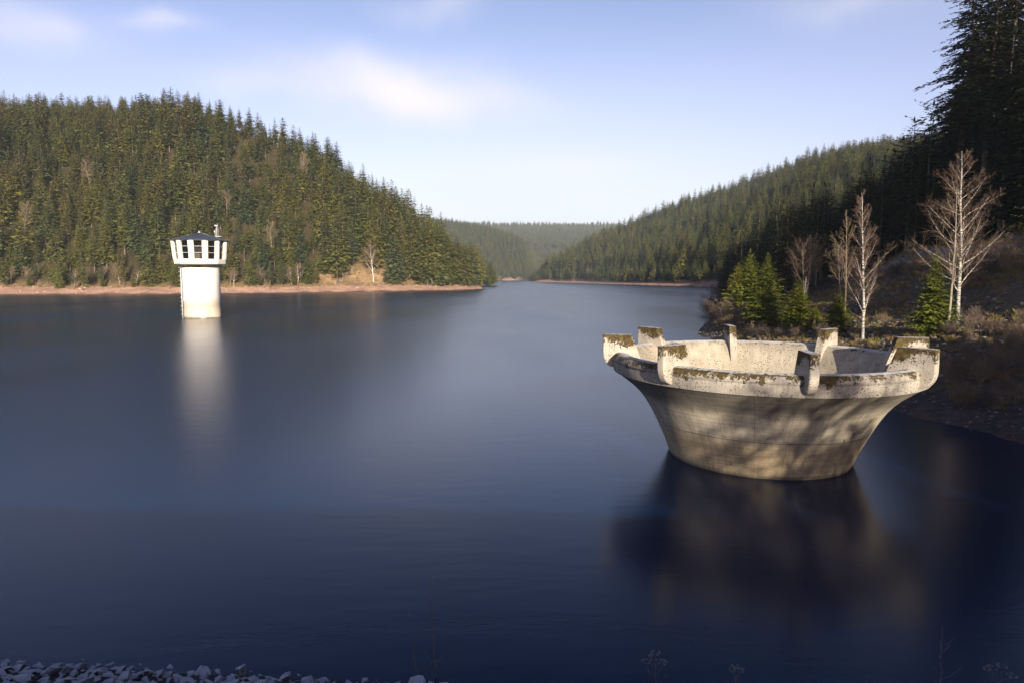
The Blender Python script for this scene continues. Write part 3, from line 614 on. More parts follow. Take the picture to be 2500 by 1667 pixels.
# ------------------------------------------------------------------ the forest: choose positions, find the 300 that show largest
def scatter(x0, x1, y0, y1, step, keep, seed):
    g = np.random.default_rng(seed); X, Y = np.meshgrid(np.arange(x0, x1, step), np.arange(y0, y1, step)); X = X.ravel()+g.uniform(-.45, .45, X.size)*step; Y = Y.ravel()+g.uniform(-.45, .45, Y.size)*step
    px, py, dd_ = project(X, np.maximum(Y, 5), 0*X); m = (X/np.maximum(Y, 1) > -.93) & (X/np.maximum(Y, 1) < .93); X = X[m]; Y = Y[m]
    d = lake_dist(X, Y); m = keep(X, Y, d); X, Y, d = X[m], Y[m], d[m]; return X, Y, zterr(X, Y, d), d, g
T = []    # x, y, z, height, kind, zone
def add(X, Y, Z, H, K, zone):
    for a in zip(X, Y, Z, H, K): T.append((*a, zone))
def keepA(X, Y, d):
    a = X/Y; terr = (a > -.30) & (a < -.115); return (X < 5) & (Y > 250) & (Y < 760) & (d > np.where(terr, 17+3*np.sin(X*.2), 10.5+2.5*np.sin(X*.15)))
X, Y, Z, d, g = scatter(-720, 5, 250, 760, 8.4, keepA, 1); H = g.uniform(18, 33, X.size)*np.where(d < 22, g.uniform(.45, .85, X.size), 1)*(.88+.12*np.sin(X*.05+Y*.03)); H = np.where(X/Y > -.06, H*np.interp(X/Y, [-.06, -.02], [.85, .6]), H)
H = np.where((X/Y > -.29) & (X/Y < -.10) & (d < 75), g.uniform(28, 37, X.size), H)
add(X, Y, Z, H, g.integers(0, 6, X.size), 'A')
X, Y, Z, d, g = scatter(10, 900, 480, 1400, 10.6, lambda X, Y, d: (X > 8) & (Y > 480) & (Y < 1400) & (d > 11) & (X/Y < .75) & (X > 5+(Y-1000)*.02) & ~((Y < 520) & (X < 120)), 2); add(X, Y, Z, g.uniform(21, 36, X.size)*np.where(d < 28, .65, 1), g.integers(0, 6, X.size), 'B')
X, Y, Z, d, g = scatter(-480, 200, 780, 2300, 11, lambda X, Y, d: (X/Y < .14) & (X/Y > -.24) & (d > 12) & ~((X > 5) & (Y < 1400)), 3); add(X, Y, Z, g.uniform(17, 27, X.size), g.integers(0, 6, X.size), 'C')
X, Y, Z, d, g = scatter(-600, 780, 2300, 4500, 20, lambda X, Y, d: (X/Y < .17) & (X/Y > -.13), 4); add(X, Y, Z, g.uniform(22, 30, X.size), g.integers(0, 6, X.size), 'D')
keepE = lambda X, Y, d: (X > 25) & (Y < 330) & (d > np.where(Y > 128, 5, np.interp(Y, [-100, 60, 100, 128], [47, 47, 47, 30])))
X, Y, Z, d, g = scatter(28, 170, 60, 300, 5.6, keepE, 5)
H = np.where(d < 45, g.uniform(16, 23, X.size), g.uniform(18, 26, X.size)); H *= np.interp(d, [0, 12, 25], [.6, .92, 1])
uE = X/Y; H = np.where((uE > .70) & (Y < 160), g.uniform(26, 34, X.size), H)
m = uE < .665; X, Y, Z, H, uE = X[m], Y[m], Z[m], H[m], uE[m]; eE = np.interp(uE, SK_E[0], SK_E[1]); lim = CAMZ+eE*Y*1.0+1.5-Z; H = np.where(uE < .665, np.clip(H, 4, np.maximum(lim, 8)), H)
m = ~((uE > .55) & (uE < .60) & (H < 6)); X, Y, Z, H = X[m], Y[m], Z[m], H[m]
add(X, Y, Z, H, g.integers(0, 3, X.size), 'E')
T.sort(key=lambda a: a[1])
for px, Yt, ptop, k in ((2385, 108, -70, 3), (2412, 118, -30, 3), (2446, 104, -110, 3), (2470, 118, -60, 3), (2503, 104, -200, 3), (2488, 96, 60, 3), (2436, 128, 30, 3), (2286, 116, 243, 4), (2328, 122, 238, 4), (2238, 120, 284, 1), (2212, 126, 330, 4), (2305, 130, 290, 1), (2262, 128, 320, 4), (2190, 130, 362, 1), (2350, 134, 250, 3),
        (2320, 112, 370, 2), (2365, 118, 330, 1), (2400, 112, 300, 2), (2440, 110, 300, 1), (2475, 108, 260, 2), (2510, 106, 280, 1), (2420, 100, 400, 2), (2380, 102, 420, 1), (2462, 98, 380, 2), (2500, 94, 400, 1), (2345, 106, 420, 2), (2285, 110, 400, 2), (2250, 112, 400, 1), (2310, 100, 450, 1), (2530, 92, 200, 2), (2560, 90, 0, 3), (2600, 88, 0, 3)):
    e_, u_ = elev(px, ptop); x_ = u_*Yt*.995; z_ = gz(x_, Yt); T.append((x_, Yt, z_, CAMZ+e_*Yt-z_, k, 'E'))
T.sort(key=lambda a: a[1])
# floating horizon: which trees are seen at all from the photographer's place
buf = np.full(2700, 1e9); vis = []
for i, (x, y, z, h, k, zone) in enumerate(T):
    px, pb, dep = project(x, y, z); _, pt, _ = project(x, y, z+h); w_px = max(2, h*.14*F/dep); a, b_ = int(px-w_px)+100, int(px+w_px)+100
    if px < -40 or px > 2540 or pt > 1500: vis.append(0); continue
    a = max(a, 0); b_ = min(max(b_, a+1), 2699); cur = buf[a:b_]; sh = float(np.mean(np.clip(np.minimum(cur, 1e4)-pt, 0, pb-pt))) if len(cur) else 0
    vis.append(pb-pt if (sh > 4 and pb > 0) else 0); buf[a:b_] = np.minimum(cur, pt+(pb-pt)*.12)
order = sorted(range(len(T)), key=lambda i: -vis[i]); indiv = set([i for i in order[:252] if vis[i] > 0])
print('trees', len(T), 'individual', len(indiv), 'smallest', vis[order[251]])
zlab = {'A': ('green conifer on the sunlit left hillside, near the foot of the slope', 'conifers on the left hillside'),
        'E': ('dark shaded conifer in the black forest on the right bank', 'dark conifers on the right bank'),
        'B': ('conifer above the red shore of the distant right hill', 'conifers on the distant right hill')}
rr = random.Random(5); rest = {}
def where(px, marks):
    for lim, txt in marks:
        if px < lim: return txt
    return marks[-1][1]
MA = [(45, 'at the left edge of the picture'), (110, 'just in from the left edge'), (180, 'a little right of the left edge'), (250, 'midway between left edge and tower'), (320, 'nearer the tower than the left edge'), (380, 'some way left of the tower'), (430, 'just left of the tower'), (540, 'directly behind the tower'),
      (590, 'just right of the tower'), (650, 'a short way right of the tower'), (720, 'right of the tower'), (790, 'between the tower and the grassy terrace'), (850, 'above the left end of the terrace'), (915, 'above the middle of the terrace'), (985, 'above the right part of the terrace'), (1050, 'at the right end of the terrace'), (1110, 'on the low headland past the terrace'), (9999, 'near the tip of the headland')]
ME = [(1800, 'on the outermost tip of the dark point'), (1860, 'on the dark point above the green spruces'), (1920, 'right behind the green spruces'), (1990, 'left of the slim birch'), (2070, 'above the slim birch'), (2150, 'between the two birches'), (2215, 'left of the tall birch'), (2270, 'directly above the tall birch'), (2330, 'over the right shoulder of the tall birch'),
      (2400, 'in the towering group at the top right'), (2450, 'in the middle of the top right group'), (2500, 'at the right edge of the picture'), (9999, 'cut off by the right edge')]
def size_word(h, a, b): return 'short' if h < a else ('mid-sized' if h < b else 'tall')
for i, (x, y, z, h, k, zone) in enumerate(T):
    if i in indiv:
        s = h/10; e = empty('conifer_tree', (x, y, z-.2), rr.random()*6.28, (s*rr.uniform(1., 1.4), s*rr.uniform(1., 1.4), s))
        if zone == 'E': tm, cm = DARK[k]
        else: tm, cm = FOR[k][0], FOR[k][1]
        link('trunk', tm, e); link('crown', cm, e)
        px, pt, _ = project(x, y, z+h); dl = float(lake_dist([x], [y])[0])
        if zone == 'E':
            row = 'front' if y < 108 else ('second-row' if y < 122 else 'rear'); lb = f"{size_word(h, 16, 26)} black {row} conifer {where(px, ME)}"; gp = 'dark conifers on the right bank'
        elif zone == 'B': lb = f"{size_word(h, 20, 28)} distant conifer above the red shore of the right hill"; gp = 'conifers on the distant right hill'
        else:
            row = 'in the front row,' if dl < 19 else ('behind the front row,' if dl < 30 else ('farther upslope,' if dl < 60 else 'high upslope,')); tone = ['full green', 'slender green', 'broad drooping', 'bare-stemmed', 'blunt-topped', 'bushy'][k]
            lb = f"{size_word(h, 20, 29)} {tone} conifer {row} {where(px, MA)}"; gp = 'conifers on the left hillside'
        tag(e, lb, 'tree', gp)
    else: rest.setdefault(zone, []).append((x, y, z, h, k))

def instancer(name, pts, protos, label, cat):
    """points with scale, rotation and kind -> one stuff object"""
    me = bpy.data.meshes.new(name); n = len(pts); me.vertices.add(n); me.vertices.foreach_set('co', np.array([p[:3] for p in pts], float).ravel())
    for nm, typ, vals in (('sc', 'FLOAT_VECTOR', np.array([p[3] for p in pts], float)), ('rz', 'FLOAT_VECTOR', np.array([p[4] for p in pts], float)), ('kd', 'INT', np.array([p[5] for p in pts]))):
        a = me.attributes.new(nm, typ, 'POINT'); a.data.foreach_set('vector' if typ == 'FLOAT_VECTOR' else 'value', vals.ravel())
    o = link(name, me); tag(o, label, cat, None, 'stuff')
    t = bpy.data.node_groups.new(name, 'GeometryNodeTree'); t.interface.new_socket('Geometry', in_out='INPUT', socket_type='NodeSocketGeometry'); t.interface.new_socket('Geometry', in_out='OUTPUT', socket_type='NodeSocketGeometry')
    gi = t.nodes.new('NodeGroupInput'); go = t.nodes.new('NodeGroupOutput'); io = t.nodes.new('GeometryNodeInstanceOnPoints')
    t.links.new(gi.outputs[0], io.inputs['Points'])
    def attr(nm, dt):
        a = t.nodes.new('GeometryNodeInputNamedAttribute'); a.data_type = dt; a.inputs['Name'].default_value = nm; return a.outputs['Attribute']
    g2i = t.nodes.new('GeometryNodeJoinGeometry')
    for p in reversed(protos):
        oi = t.nodes.new('GeometryNodeObjectInfo'); oi.inputs['Object'].default_value = p; oi.inputs['As Instance'].default_value = True; oi.transform_space = 'ORIGINAL'; t.links.new(oi.outputs['Geometry'], g2i.inputs[0])
    t.links.new(g2i.outputs[0], io.inputs['Instance']); io.inputs['Pick Instance'].default_value = True
    t.links.new(attr('kd', 'INT'), io.inputs['Instance Index']); t.links.new(attr('sc', 'FLOAT_VECTOR'), io.inputs['Scale'])
    t.links.new(attr('rz', 'FLOAT_VECTOR'), io.inputs['Rotation'])
    t.links.new(io.outputs[0], go.inputs[0]); md = o.modifiers.new('scatter', 'NODES'); md.node_group = t; return o
def proto(name, me): return bpy.data.objects.new(name, me)      # data source only, never linked to the scene
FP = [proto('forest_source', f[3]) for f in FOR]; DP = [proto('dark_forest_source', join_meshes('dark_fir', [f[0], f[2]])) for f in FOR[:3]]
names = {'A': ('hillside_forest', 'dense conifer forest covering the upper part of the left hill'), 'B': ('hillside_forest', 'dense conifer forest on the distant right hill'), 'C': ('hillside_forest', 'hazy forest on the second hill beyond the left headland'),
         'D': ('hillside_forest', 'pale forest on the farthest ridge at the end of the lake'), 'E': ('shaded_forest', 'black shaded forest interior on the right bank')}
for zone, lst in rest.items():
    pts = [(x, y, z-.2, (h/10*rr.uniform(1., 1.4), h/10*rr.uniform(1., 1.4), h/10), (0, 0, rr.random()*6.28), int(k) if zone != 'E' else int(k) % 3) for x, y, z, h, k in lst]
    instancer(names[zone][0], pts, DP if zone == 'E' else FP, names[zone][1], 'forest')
# unseen forest added on the valley side to throw shade on the right bank
g = np.random.default_rng(9); X, Y = np.meshgrid(np.arange(60, 260, 8.), np.arange(-160, 66, 8.)); X = X.ravel()+g.uniform(-3, 3, X.size); Y = Y.ravel()+g.uniform(-3, 3, Y.size)
dE = lake_dist(X, Y); m = (X > 64+.40*np.maximum(-Y, 0)) & (dE > 40) & ((X/np.maximum(Y, .1) > .82) | (Y < 1)); X, Y = X[m], Y[m]; Z = zterr(X, Y)
instancer('valley_shade_trees', [(x, y, z-.2, (h/10, h/10, h/10), (0, 0, rr.random()*6.28), int(rr.randrange(3))) for x, y, z, h in zip(X, Y, Z, g.uniform(20, 30, X.size))], DP, 'unseen forest added on the slope beside the dam to shade the right bank', 'forest')

# ------------------------------------------------------------------ bare broadleaved trees on the hillsides
BR = []
for i in range(4):
    BR.append(bare_tree('bare', 60+i, 10, .14, broad_spec, M_greybark if i % 2 else M_palebark, M_tan if i % 2 else M_twig, 3))
def place_bare(px, py, hpx, kind, lab, grp=None, wide=1.0, cat='tree'):
    x, y, z = ground_at(px, py); h = hpx/F*y; e = empty('bare_tree', (x, y, z-.2), rr.random()*6, (h/10*wide, h/10*wide, h/10)); link('trunk', BR[kind][0], e); link('twigs', BR[kind][1], e); tag(e, lab, cat, grp); return e
for i, (px, py, hp, k, w, lab) in enumerate([
    (912, 689, 92, 0, 1.2, 'broad bare tree with a pale trunk standing alone on the grassy terrace'), (836, 686, 60, 2, .3, None), (1007, 686, 70, 2, .3, None),
    (668, 640, 92, 1, 1.0, 'tall bare grey tree right of the tower, among the conifers'), (62, 580, 78, 3, .9, 'reddish bare tree in the forest near the left edge of the picture'),
    (556, 545, 72, 3, .9, 'rounded brown bare tree in the forest just above the tower roof'), (738, 480, 100, 1, .7, 'slim bare tree high on the left hillside, right of the tower'),
    (222, 480, 80, 3, .8, 'brown leafless tree in the middle of the forest, high above the left shore')]):
    if lab is None: lab = 'thin pale bare trunk at the left end of the grassy terrace' if px < 900 else 'thin pale bare trunk at the right end of the grassy terrace'
    place_bare(px, py, hp, k, lab, None, w)
LBT = {30: 'nearest the left edge', 70: 'second from the left edge', 150: 'third from the left edge', 190: 'left of a close pair', 215: 'right of a close pair', 250: 'standing alone left of the tower', 300: 'farther one of two just left of the tower', 335: 'nearest one on the tower\'s left',
       560: 'immediately right of the tower', 578: 'second right of the tower', 610: 'third right of the tower', 640: 'fourth right of the tower', 690: 'leftmost of three before the terrace', 708: 'middle of three before the terrace', 730: 'rightmost of three before the terrace'}
for px in (30, 70, 150, 190, 215, 250, 300, 335, 560, 578, 610, 640, 690, 708, 730): place_bare(px+rr.uniform(-8, 8), rr.uniform(694, 700), rr.uniform(30, 55), rr.randrange(4), 'leafless brown tree below the left forest, '+LBT[px], 'bare trees along the left shore', 1.3)
for px in (1310, 1340, 1372, 1400, 1440, 1462, 1500, 1540, 1575, 1600, 1650, 1690): place_bare(px+rr.uniform(-10, 10), np.interp(px, [1300, 1500, 1735], [685, 688, 692]), rr.uniform(18, 34), rr.randrange(4), 'small brown leafless tree at the foot of the distant right hill', 'bare trees below the right hill', 1.4)
for px in (1195, 1208, 1218, 1250, 1262, 1280): place_bare(px, 683 if px > 1230 else 697, rr.uniform(18, 34), rr.randrange(4), 'small pale leafless tree near the narrow end of the lake', 'bare trees near the lake end', 1.4)
# pale young pines on the headland
for px in (1075, 1100, 1128, 1150, 1172, 1190): 
    x, y, z = ground_at(px, 698); h = rr.uniform(9, 15); e = empty('young_pine', (x, y, z-.2), rr.random()*6, (h/8, h/8, h/10)); link('trunk', FOR[5][0], e); link('crown', FOR[5][1], e); tag(e, 'bushy pale green young conifer at the low tip of the left headland', 'tree', 'young conifers on the headland tip')

for i_ in range(34):
    px = 1035+i_*5.3+rr.uniform(-4, 4); x, y, z = ground_at(px, rr.choice((699, 697.5, 696.5))); top = np.interp(px, [1035, 1100, 1150, 1190, 1212], [520, 552, 584, 615, 652])+abs(rr.gauss(0, 16)); h = max(6, CAMZ+elev(px, top)[0]*y-z)
    kk = rr.randrange(6); e = empty('conifer_tree', (x, y, z-.2), rr.random()*6, (h/10*1.2, h/10*1.2, h/10)); link('trunk', FOR[kk][0], e); link('crown', FOR[kk][1], e); tag(e, f"{size_word(h, 13, 22)} {['full', 'slender', 'drooping', 'bare-stemmed', 'blunt', 'bushy'][kk]} conifer on the headland, {'at its root' if px < 1080 else ('halfway along' if px < 1140 else ('towards its tip' if px < 1180 else 'at its very tip'))}", 'tree', 'conifers on the headland')
# ------------------------------------------------------------------ right bank: birches, spruces, shrubs
def at_base(px, py): return ground_at(px, py)
bx, by, bz = at_base(2338, 792); hb = ((CAMZ+elev(2338, 350)[0]*by)-bz)
m1, m2 = bare_tree('birch', 8, hb, .19, birch_spec, M_birch, M_twig, 3, (-.012, 0, 1)); e = empty('birch_tree', (bx, by, bz)); link('trunk', m1, e); link('twigs', m2, e); tag(e, 'tall bare white birch with wide upswept branches, right of the spillway on the bank', 'tree')
s2 = dict(birch_spec, kids=[18, 8, 5, 0], start=[.3, .2, .15], fine=1.0)
bx2, by2, bz2 = at_base(2313, 815); h2 = hb*.8; m1, m2 = bare_tree('aspen', 21, h2, .13, s2, M_greybark, M_tan, 3, (.04, 0, 1)); e = empty('bare_tree', (bx2, by2, bz2)); link('trunk', m1, e); link('twigs', m2, e); tag(e, 'slender grey-brown bare tree leaning beside the tall birch', 'tree')
bx, by, bz = at_base(2106, 832); hl = ((CAMZ+elev(2106, 462)[0]*by)-bz)
s3 = dict(birch_spec, shape=lambda s: .27*min(1, (1.05-s)*1.3)**.8*(.6+.4*min(1, s*3)), ang=[34, 30, 34])
m1, m2 = bare_tree('birch', 15, hl, .15, s3, M_birch, M_twig, 3, (-.025, 0, 1)); e = empty('birch_tree', (bx, by, bz)); link('trunk', m1, e); link('twigs', m2, e); tag(e, 'slim bare white birch with narrow crown, behind the middle of the spillway', 'tree')
bx, by, bz = at_base(2062, 800); m1, m2 = bare_tree('alder', 33, ((CAMZ+elev(2062, 500)[0]*by)-bz)*.97, .12, dict(s3, start=[.35, .2, .15], kids=[24, 9, 6, 0]), M_tan, M_tan, 3, (0, 0, 1)); e = empty('bare_tree', (bx, by, bz)); link('trunk', m1, e); link('twigs', m2, e); tag(e, 'brownish bare tree close behind the left side of the slim birch', 'tree')
bx, by, bz = at_base(1960, 745); m1, m2 = bare_tree('alder', 37, ((CAMZ+elev(1960, 568)[0]*by)-bz)*.9, .16, dict(birch_spec, start=[.25, .2, .15], kids=[20, 9, 6, 0], ang=[50, 38, 36], shape=lambda s: .6*(1.1-s)**.7), M_tan, M_twig, 3, (.03, 0, 1)); e = empty('bare_tree', (bx, by, bz)); link('trunk', m1, e); link('twigs', m2, e); tag(e, 'broad reddish-brown bare tree behind the young spruces', 'tree')
bx, by, bz = at_base(1956, 792); m1, m2 = bare_tree('birch', 39, ((CAMZ+elev(1956, 670)[0]*by)-bz), .09, dict(s3, start=[.5, .2, .15], kids=[16, 7, 5, 0]), M_palebark, M_twig, 3, (0, 0, 1)); e = empty('birch_tree', (bx, by, bz)); link('trunk', m1, e); link('twigs', m2, e); tag(e, 'small pale-stemmed young birch standing in front of a spruce', 'tree')
for i, (px, py, pt, rw, lab) in enumerate([(1868, 800, 615, .36, 'large bright green young spruce, the biggest of those left of the birches'), (1826, 785, 606, .34, 'yellow-green young spruce just behind and left of the largest one'), (1800, 770, 640, .4, 'dark olive young spruce at the left end of the spruce group'),
                                   (1946, 800, 672, .40, 'bright green young spruce between the largest spruce and the slim birch'), (1990, 805, 745, .5, 'low bushy green spruce beside the small birch'), (2044, 812, 705, .40, 'small dark green spruce with a bare leader, left of the slim birch'),
                                   (2276, 818, 610, .30, 'shaded green spruce left of the tall birch')]):
    x, y, z = at_base(px, py); h = (CAMZ+elev(px, pt)[0]*y)-z; V = conifer(500+i, h=h, r=h*rw*.8, base=.02, whorls=40, per=12, nsp=17, wide=.36, ragged=.34, droop=.14, profile=.9, kl=.72)
    e = empty('young_spruce', (x, y, z-.1)); link('trunk', trunk_mesh('trunk', h, .1, M_bark, seed=70+i), e); link('crown', quads_mesh('crown', V, [M_spruce]), e); tag(e, lab, 'tree')
x, y, z = 49.9, 62., gz(49.9, 62); V = conifer(520, h=9, r=2.1, base=.3, whorls=16, per=7, nsp=16, wide=.25, ragged=.5, droop=.0, profile=.35, kl=.5); e = empty('pine_tree', (x, y, z)); link('trunk', trunk_mesh('trunk', 9, .12, M_bark, seed=90), e); link('crown', quads_mesh('crown', V, [M_spruce]), e); tag(e, 'yellowish pine cut off by the right edge of the picture', 'tree')
BU = [bare_tree('bush', 200+i, 2.2, .035, bush_spec, M_twig if i % 2 else M_tan, M_twig if i % 2 else M_tan, 3) for i in range(4)]
def multi_bush(seed):
    rng = random.Random(seed); b = MB(); bt = MB()
    for k in range(7): a = rng.random()*6.28; grow(b, (math.cos(a)*.15, math.sin(a)*.15, -.1), (math.cos(a)*.55, math.sin(a)*.55, 1), rng.uniform(1.3, 2.3), .028, 0, 3, rng, bush_spec, 0, bt)
    return b, bt
BU = []
for i in range(4):
    b, bt = multi_bush(300+i); mm_ = [M_tan, M_duskbark, M_duskbark, M_tan][i]; BU.append((b.mesh('stems', mm_), bt.mesh('twigs', mm_)))
MBU = [(1760, 'at its tip'), (1850, 'nearer the spruces'), (1930, 'below the spruces'), (2000, 'below the small birch'), (2090, 'left of the slim birch'), (2170, 'right of the slim birch'), (2240, 'left of the tall birch'), (2330, 'by the tall birch'), (2390, 'just right of the tall birch'), (2450, 'well right of the tall birch'), (9999, 'at the right edge')]
def bush(px, py, s, k, lab, grp):
    sz_ = 'small' if s < .65 else ('middling' if s < 1.2 else ('big' if s < 2.3 else 'very big')); lab = f"{sz_} {lab}, {where(px, MBU)}, {'low down' if py > 800 else 'higher up'}"
    x, y, z = at_base(px, py); e = empty('bare_bush', (x, y, z), rr.random()*6, s); link('stems', BU[k][0], e); link('twigs', BU[k][1], e); tag(e, lab, 'bush', grp)
for px, py, s in ((1725, 770, 2.2), (1745, 762, 2.8), (1765, 785, 2.4), (1790, 800, 2.2), (1738, 800, 1.8), (1812, 806, 1.8), (1770, 740, 3.0), (1756, 725, 3.4), (1842, 818, 1.2)): bush(px, py, s, rr.randrange(4), 'brown bush on the waterside point', 'bushes on the point')
for _ in range(14): bush(rr.uniform(1850, 2080), rr.uniform(806, 830), rr.uniform(.5, .9), rr.randrange(4), 'leafless bush just behind the spillway rim', 'bushes behind the spillway')
for _ in range(16): bush(rr.uniform(2120, 2300), rr.uniform(745, 830), rr.uniform(.4, .9), rr.randrange(4), 'dry bush on the stony bank', 'bushes between the birches')
for _ in range(34): bush(rr.uniform(2300, 2520), rr.uniform(790, 1000), rr.uniform(.5, .95), rr.randrange(4), 'bush in the dark thicket', 'bushes right of the spillway')
for _ in range(14): bush(rr.uniform(2090, 2500), rr.uniform(640, 700), rr.uniform(1.0, 1.7), rr.randrange(4), 'dark bush below the frosty track', 'bushes below the track')
for _ in range(12):
    px = rr.uniform(1760, 2080); x, y, z = at_base(px, rr.uniform(690, 735)); s = rr.uniform(.8, 1.3); e = empty('bare_tree', (x, y, z-.2), rr.random()*6, s); link('trunk', BR[rr.choice((1, 3))][0], e); link('twigs', BR[1][1], e); tag(e, f"dim leafless tree at the dark forest edge, {['far left', 'left', 'above the left spruces', 'above the largest spruce', 'above the right spruces', 'behind the small birch', 'left of the slim birch', 'behind the slim birch'][min(7, int((px-1760)/40))]}{', taller' if s > 1.05 else ''}", 'tree', 'bare trees at the forest edge')

# stones and dry grass on the right bank
def stone(seed, n=26, flat_=.62):
    g = np.random.default_rng(seed); v = nrm_(g.normal(size=(n, 3)))*g.uniform(.75, 1.05, (n, 1))*np.array([1.0, .8, flat_]); bm = bmesh.new()
    for q in v: bm.verts.new(q*.5)
    r_ = bmesh.ops.convex_hull(bm, input=bm.verts); bmesh.ops.delete(bm, geom=[x for x in r_['geom_interior'] if isinstance(x, bmesh.types.BMVert)], context='VERTS')
    bmesh.ops.bevel(bm, geom=list(bm.edges), offset=.02, segments=1, affect='EDGES'); me = bpy.data.meshes.new('stone'); bm.to_mesh(me); bm.free(); return me
ST = []; SB = []
for i in range(8):
    me = stone(700+i, 11, .5+.04*i); me.materials.append(M_stone); ST.append(me); m2 = me.copy(); m2.materials[0] = M_bankstone; SB.append(proto('stone_source', m2))
g = np.random.default_rng(31); n = 16000; X = g.uniform(20, 62, n); Y = g.uniform(28, 120, n); d = lake_dist(X, Y)
pd = np.where(d < 4, .9, np.where((d < 22) & (Y < 112) & (Y > 46), .55, .12)); m = (d > .0) & (d < 27) & (g.random(n) < pd); X, Y, d = X[m], Y[m], d[m]; Z = zterr(X, Y, d)
S = np.where(d < 4, g.uniform(.12, .35, X.size), g.uniform(.22, .75, X.size)**1.15)
instancer('bank_stones', [(x, y, z+s*.08, (s, s*rr.uniform(.7, 1.1), s*rr.uniform(.6, 1)), (rr.uniform(-.4, .4), rr.uniform(-.4, .4), rr.random()*6.28), rr.randrange(8)) for x, y, z, s in zip(X, Y, Z, S)], SB, 'scattered grey and tan stones on the right bank', 'stones')
def tuft(seed, n=34, h=.55):
    g = np.random.default_rng(seed); a = g.random(n)*6.28; d = nrm_(np.stack([np.cos(a)*.55, np.sin(a)*.55, g.uniform(.5, 1.2, n)], 1)); bs = np.stack([np.cos(a)*.12, np.sin(a)*.12, np.zeros(n)-.02], 1)*g.uniform(.2, 1.5, (n, 1)); bs[:, 2] = -.02
    return quads_mesh('tuft', kites(bs, d, nrm_(np.cross(d, g.normal(size=(n, 3)))), g.uniform(.5, 1.1, n)*h, np.full(n, .035)), [M_grass])
TU = [proto('grass_source', tuft(800+i)) for i in range(4)]
n = 14000; X = g.uniform(22, 75, n); Y = g.uniform(30, 125, n); d = lake_dist(X, Y); m = (d > 2.5) & (d < 46) & (g.random(n) < .5+.4*np.sin(X*.4)*np.cos(Y*.3)); X, Y, d = X[m], Y[m], d[m]; Z = zterr(X, Y, d)
instancer('dry_grass', [(x, y, z, (s, s, s), (0, 0, rr.random()*6.28), rr.randrange(4)) for x, y, z, s in zip(X, Y, Z, g.uniform(.5, 1.3, X.size))], TU, 'dry straw-coloured grass and bramble on the right bank', 'grass')
# scrub on the left terrace and shore
n = 26000; X = g.uniform(-420, -10, n); Y = g.uniform(330, 540, n); d = lake_dist(X, Y); a = X/Y; m = (d > 13) & (d < np.where((a > -.30) & (a < -.115), 40, 22)); X, Y, d = X[m], Y[m], d[m]; Z = zterr(X, Y, d)
instancer('shore_scrub', [(x, y, z, (s, s, s), (0, 0, rr.random()*6.28), rr.randrange(4)) for x, y, z, s in zip(X, Y, Z, g.uniform(1.0, 3.4, X.size))], TU, 'orange-brown scrub and grass on the terrace of the left shore', 'grass')
n = 9000; X = g.uniform(-420, 5, n); Y = g.uniform(320, 540, n); d = lake_dist(X, Y); m = (d > .5) & (d < 18); X, Y, d = X[m], Y[m], d[m]; Z = zterr(X, Y, d)
m, t, p = mat('red_shore_stone', .9, .1); oi = N(t, 'ShaderNodeObjectInfo'); t.links.new(ramp(t, oi.outputs['Random'], [(0, (.38, .22, .16)), (.5, (.52, .34, .25)), (1, (.6, .5, .42))]), p.inputs['Base Color'])
RS_ = []
for q in SB[:4]: m2 = q.data.copy(); m2.materials[0] = m; RS_.append(proto('red_stone_source', m2))
instancer('shore_stones', [(x, y, z, (s*1.4, s, s*.6), (0, 0, rr.random()*6.28), rr.randrange(4)) for x, y, z, s in zip(X, Y, Z, g.uniform(.4, 1.5, X.size))], RS_, 'pinkish stones along the left shore', 'stones')

# ------------------------------------------------------------------ riprap at the photographer's feet
MR = [(60, 'in the bottom left corner'), (130, 'just right of the bottom left corner'), (210, 'left of the middle of the bottom left heap'), (300, 'in the middle of the bottom left heap'), (400, 'left of the frosted twigs'), (500, 'beneath the frosted twigs'), (600, 'just right of the frosted twigs'), (700, 'well right of the frosted twigs'), (850, 'where the heap thins towards the brown stems'), (9999, 'by the thin brown stems')]
g = np.random.default_rng(77); cand = []
for yy in np.arange(11.0, 17.0, .21):
    for xx in np.arange(-15, -.6, .25):
        x = xx+g.uniform(-.15, .15); y = yy+g.uniform(-.13, .13); cand.append((x, y))
cand = np.array(cand); d = lake_dist(cand[:, 0], cand[:, 1]); m = (d > -.35); cand = cand[m]; zz = np.maximum(zterr(cand[:, 0], cand[:, 1], d[m]), -.12)
lst = []
for (x, y), z in zip(cand, zz):
    px, py, _ = project(x, y, z+.15); s = float(g.uniform(.15, .40)) if g.random() < .94 else float(g.uniform(.42, .62)); lst.append((x, y, z, s, -60 < px < 2560 and py < 1690))
seen = sorted([q for q in lst if q[4]], key=lambda q: -q[3])[:296]; restl = [q for q in lst if q not in seen]
for x, y, z, s, _ in seen:
    o = link('riprap_stone', ST[rr.randrange(8)]); o.location = (x, y, z+s*.10); o.rotation_euler = (rr.uniform(-.5, .5), rr.uniform(-.5, .5), rr.random()*6.28); o.scale = (s, s*rr.uniform(.75, 1.1), s*rr.uniform(.6, 1.0))
    px_ = project(x, y, z)[0]; py_ = project(x, y, z)[1]; ws = 'small' if s < .22 else ('fist-shaped' if s < .28 else ('blocky' if s < .34 else ('large' if s < .42 else 'very large')))
    tag(o, f"{ws} frosted riprap stone {'at the waterline' if py_ < 1652 else 'lower down'}, {where(px_, MR)}", 'stone', 'riprap stones along the near shore')
instancer('riprap', [(x, y, z+s*.1, (s, s, s*.8), (rr.uniform(-.5, .5), rr.uniform(-.5, .5), rr.random()*6), rr.randrange(8)) for x, y, z, s, _ in restl], [proto('riprap_source', q) for q in ST], 'rest of the frosted riprap on the dam face', 'stones')
print('stones', len(seen), len(restl))
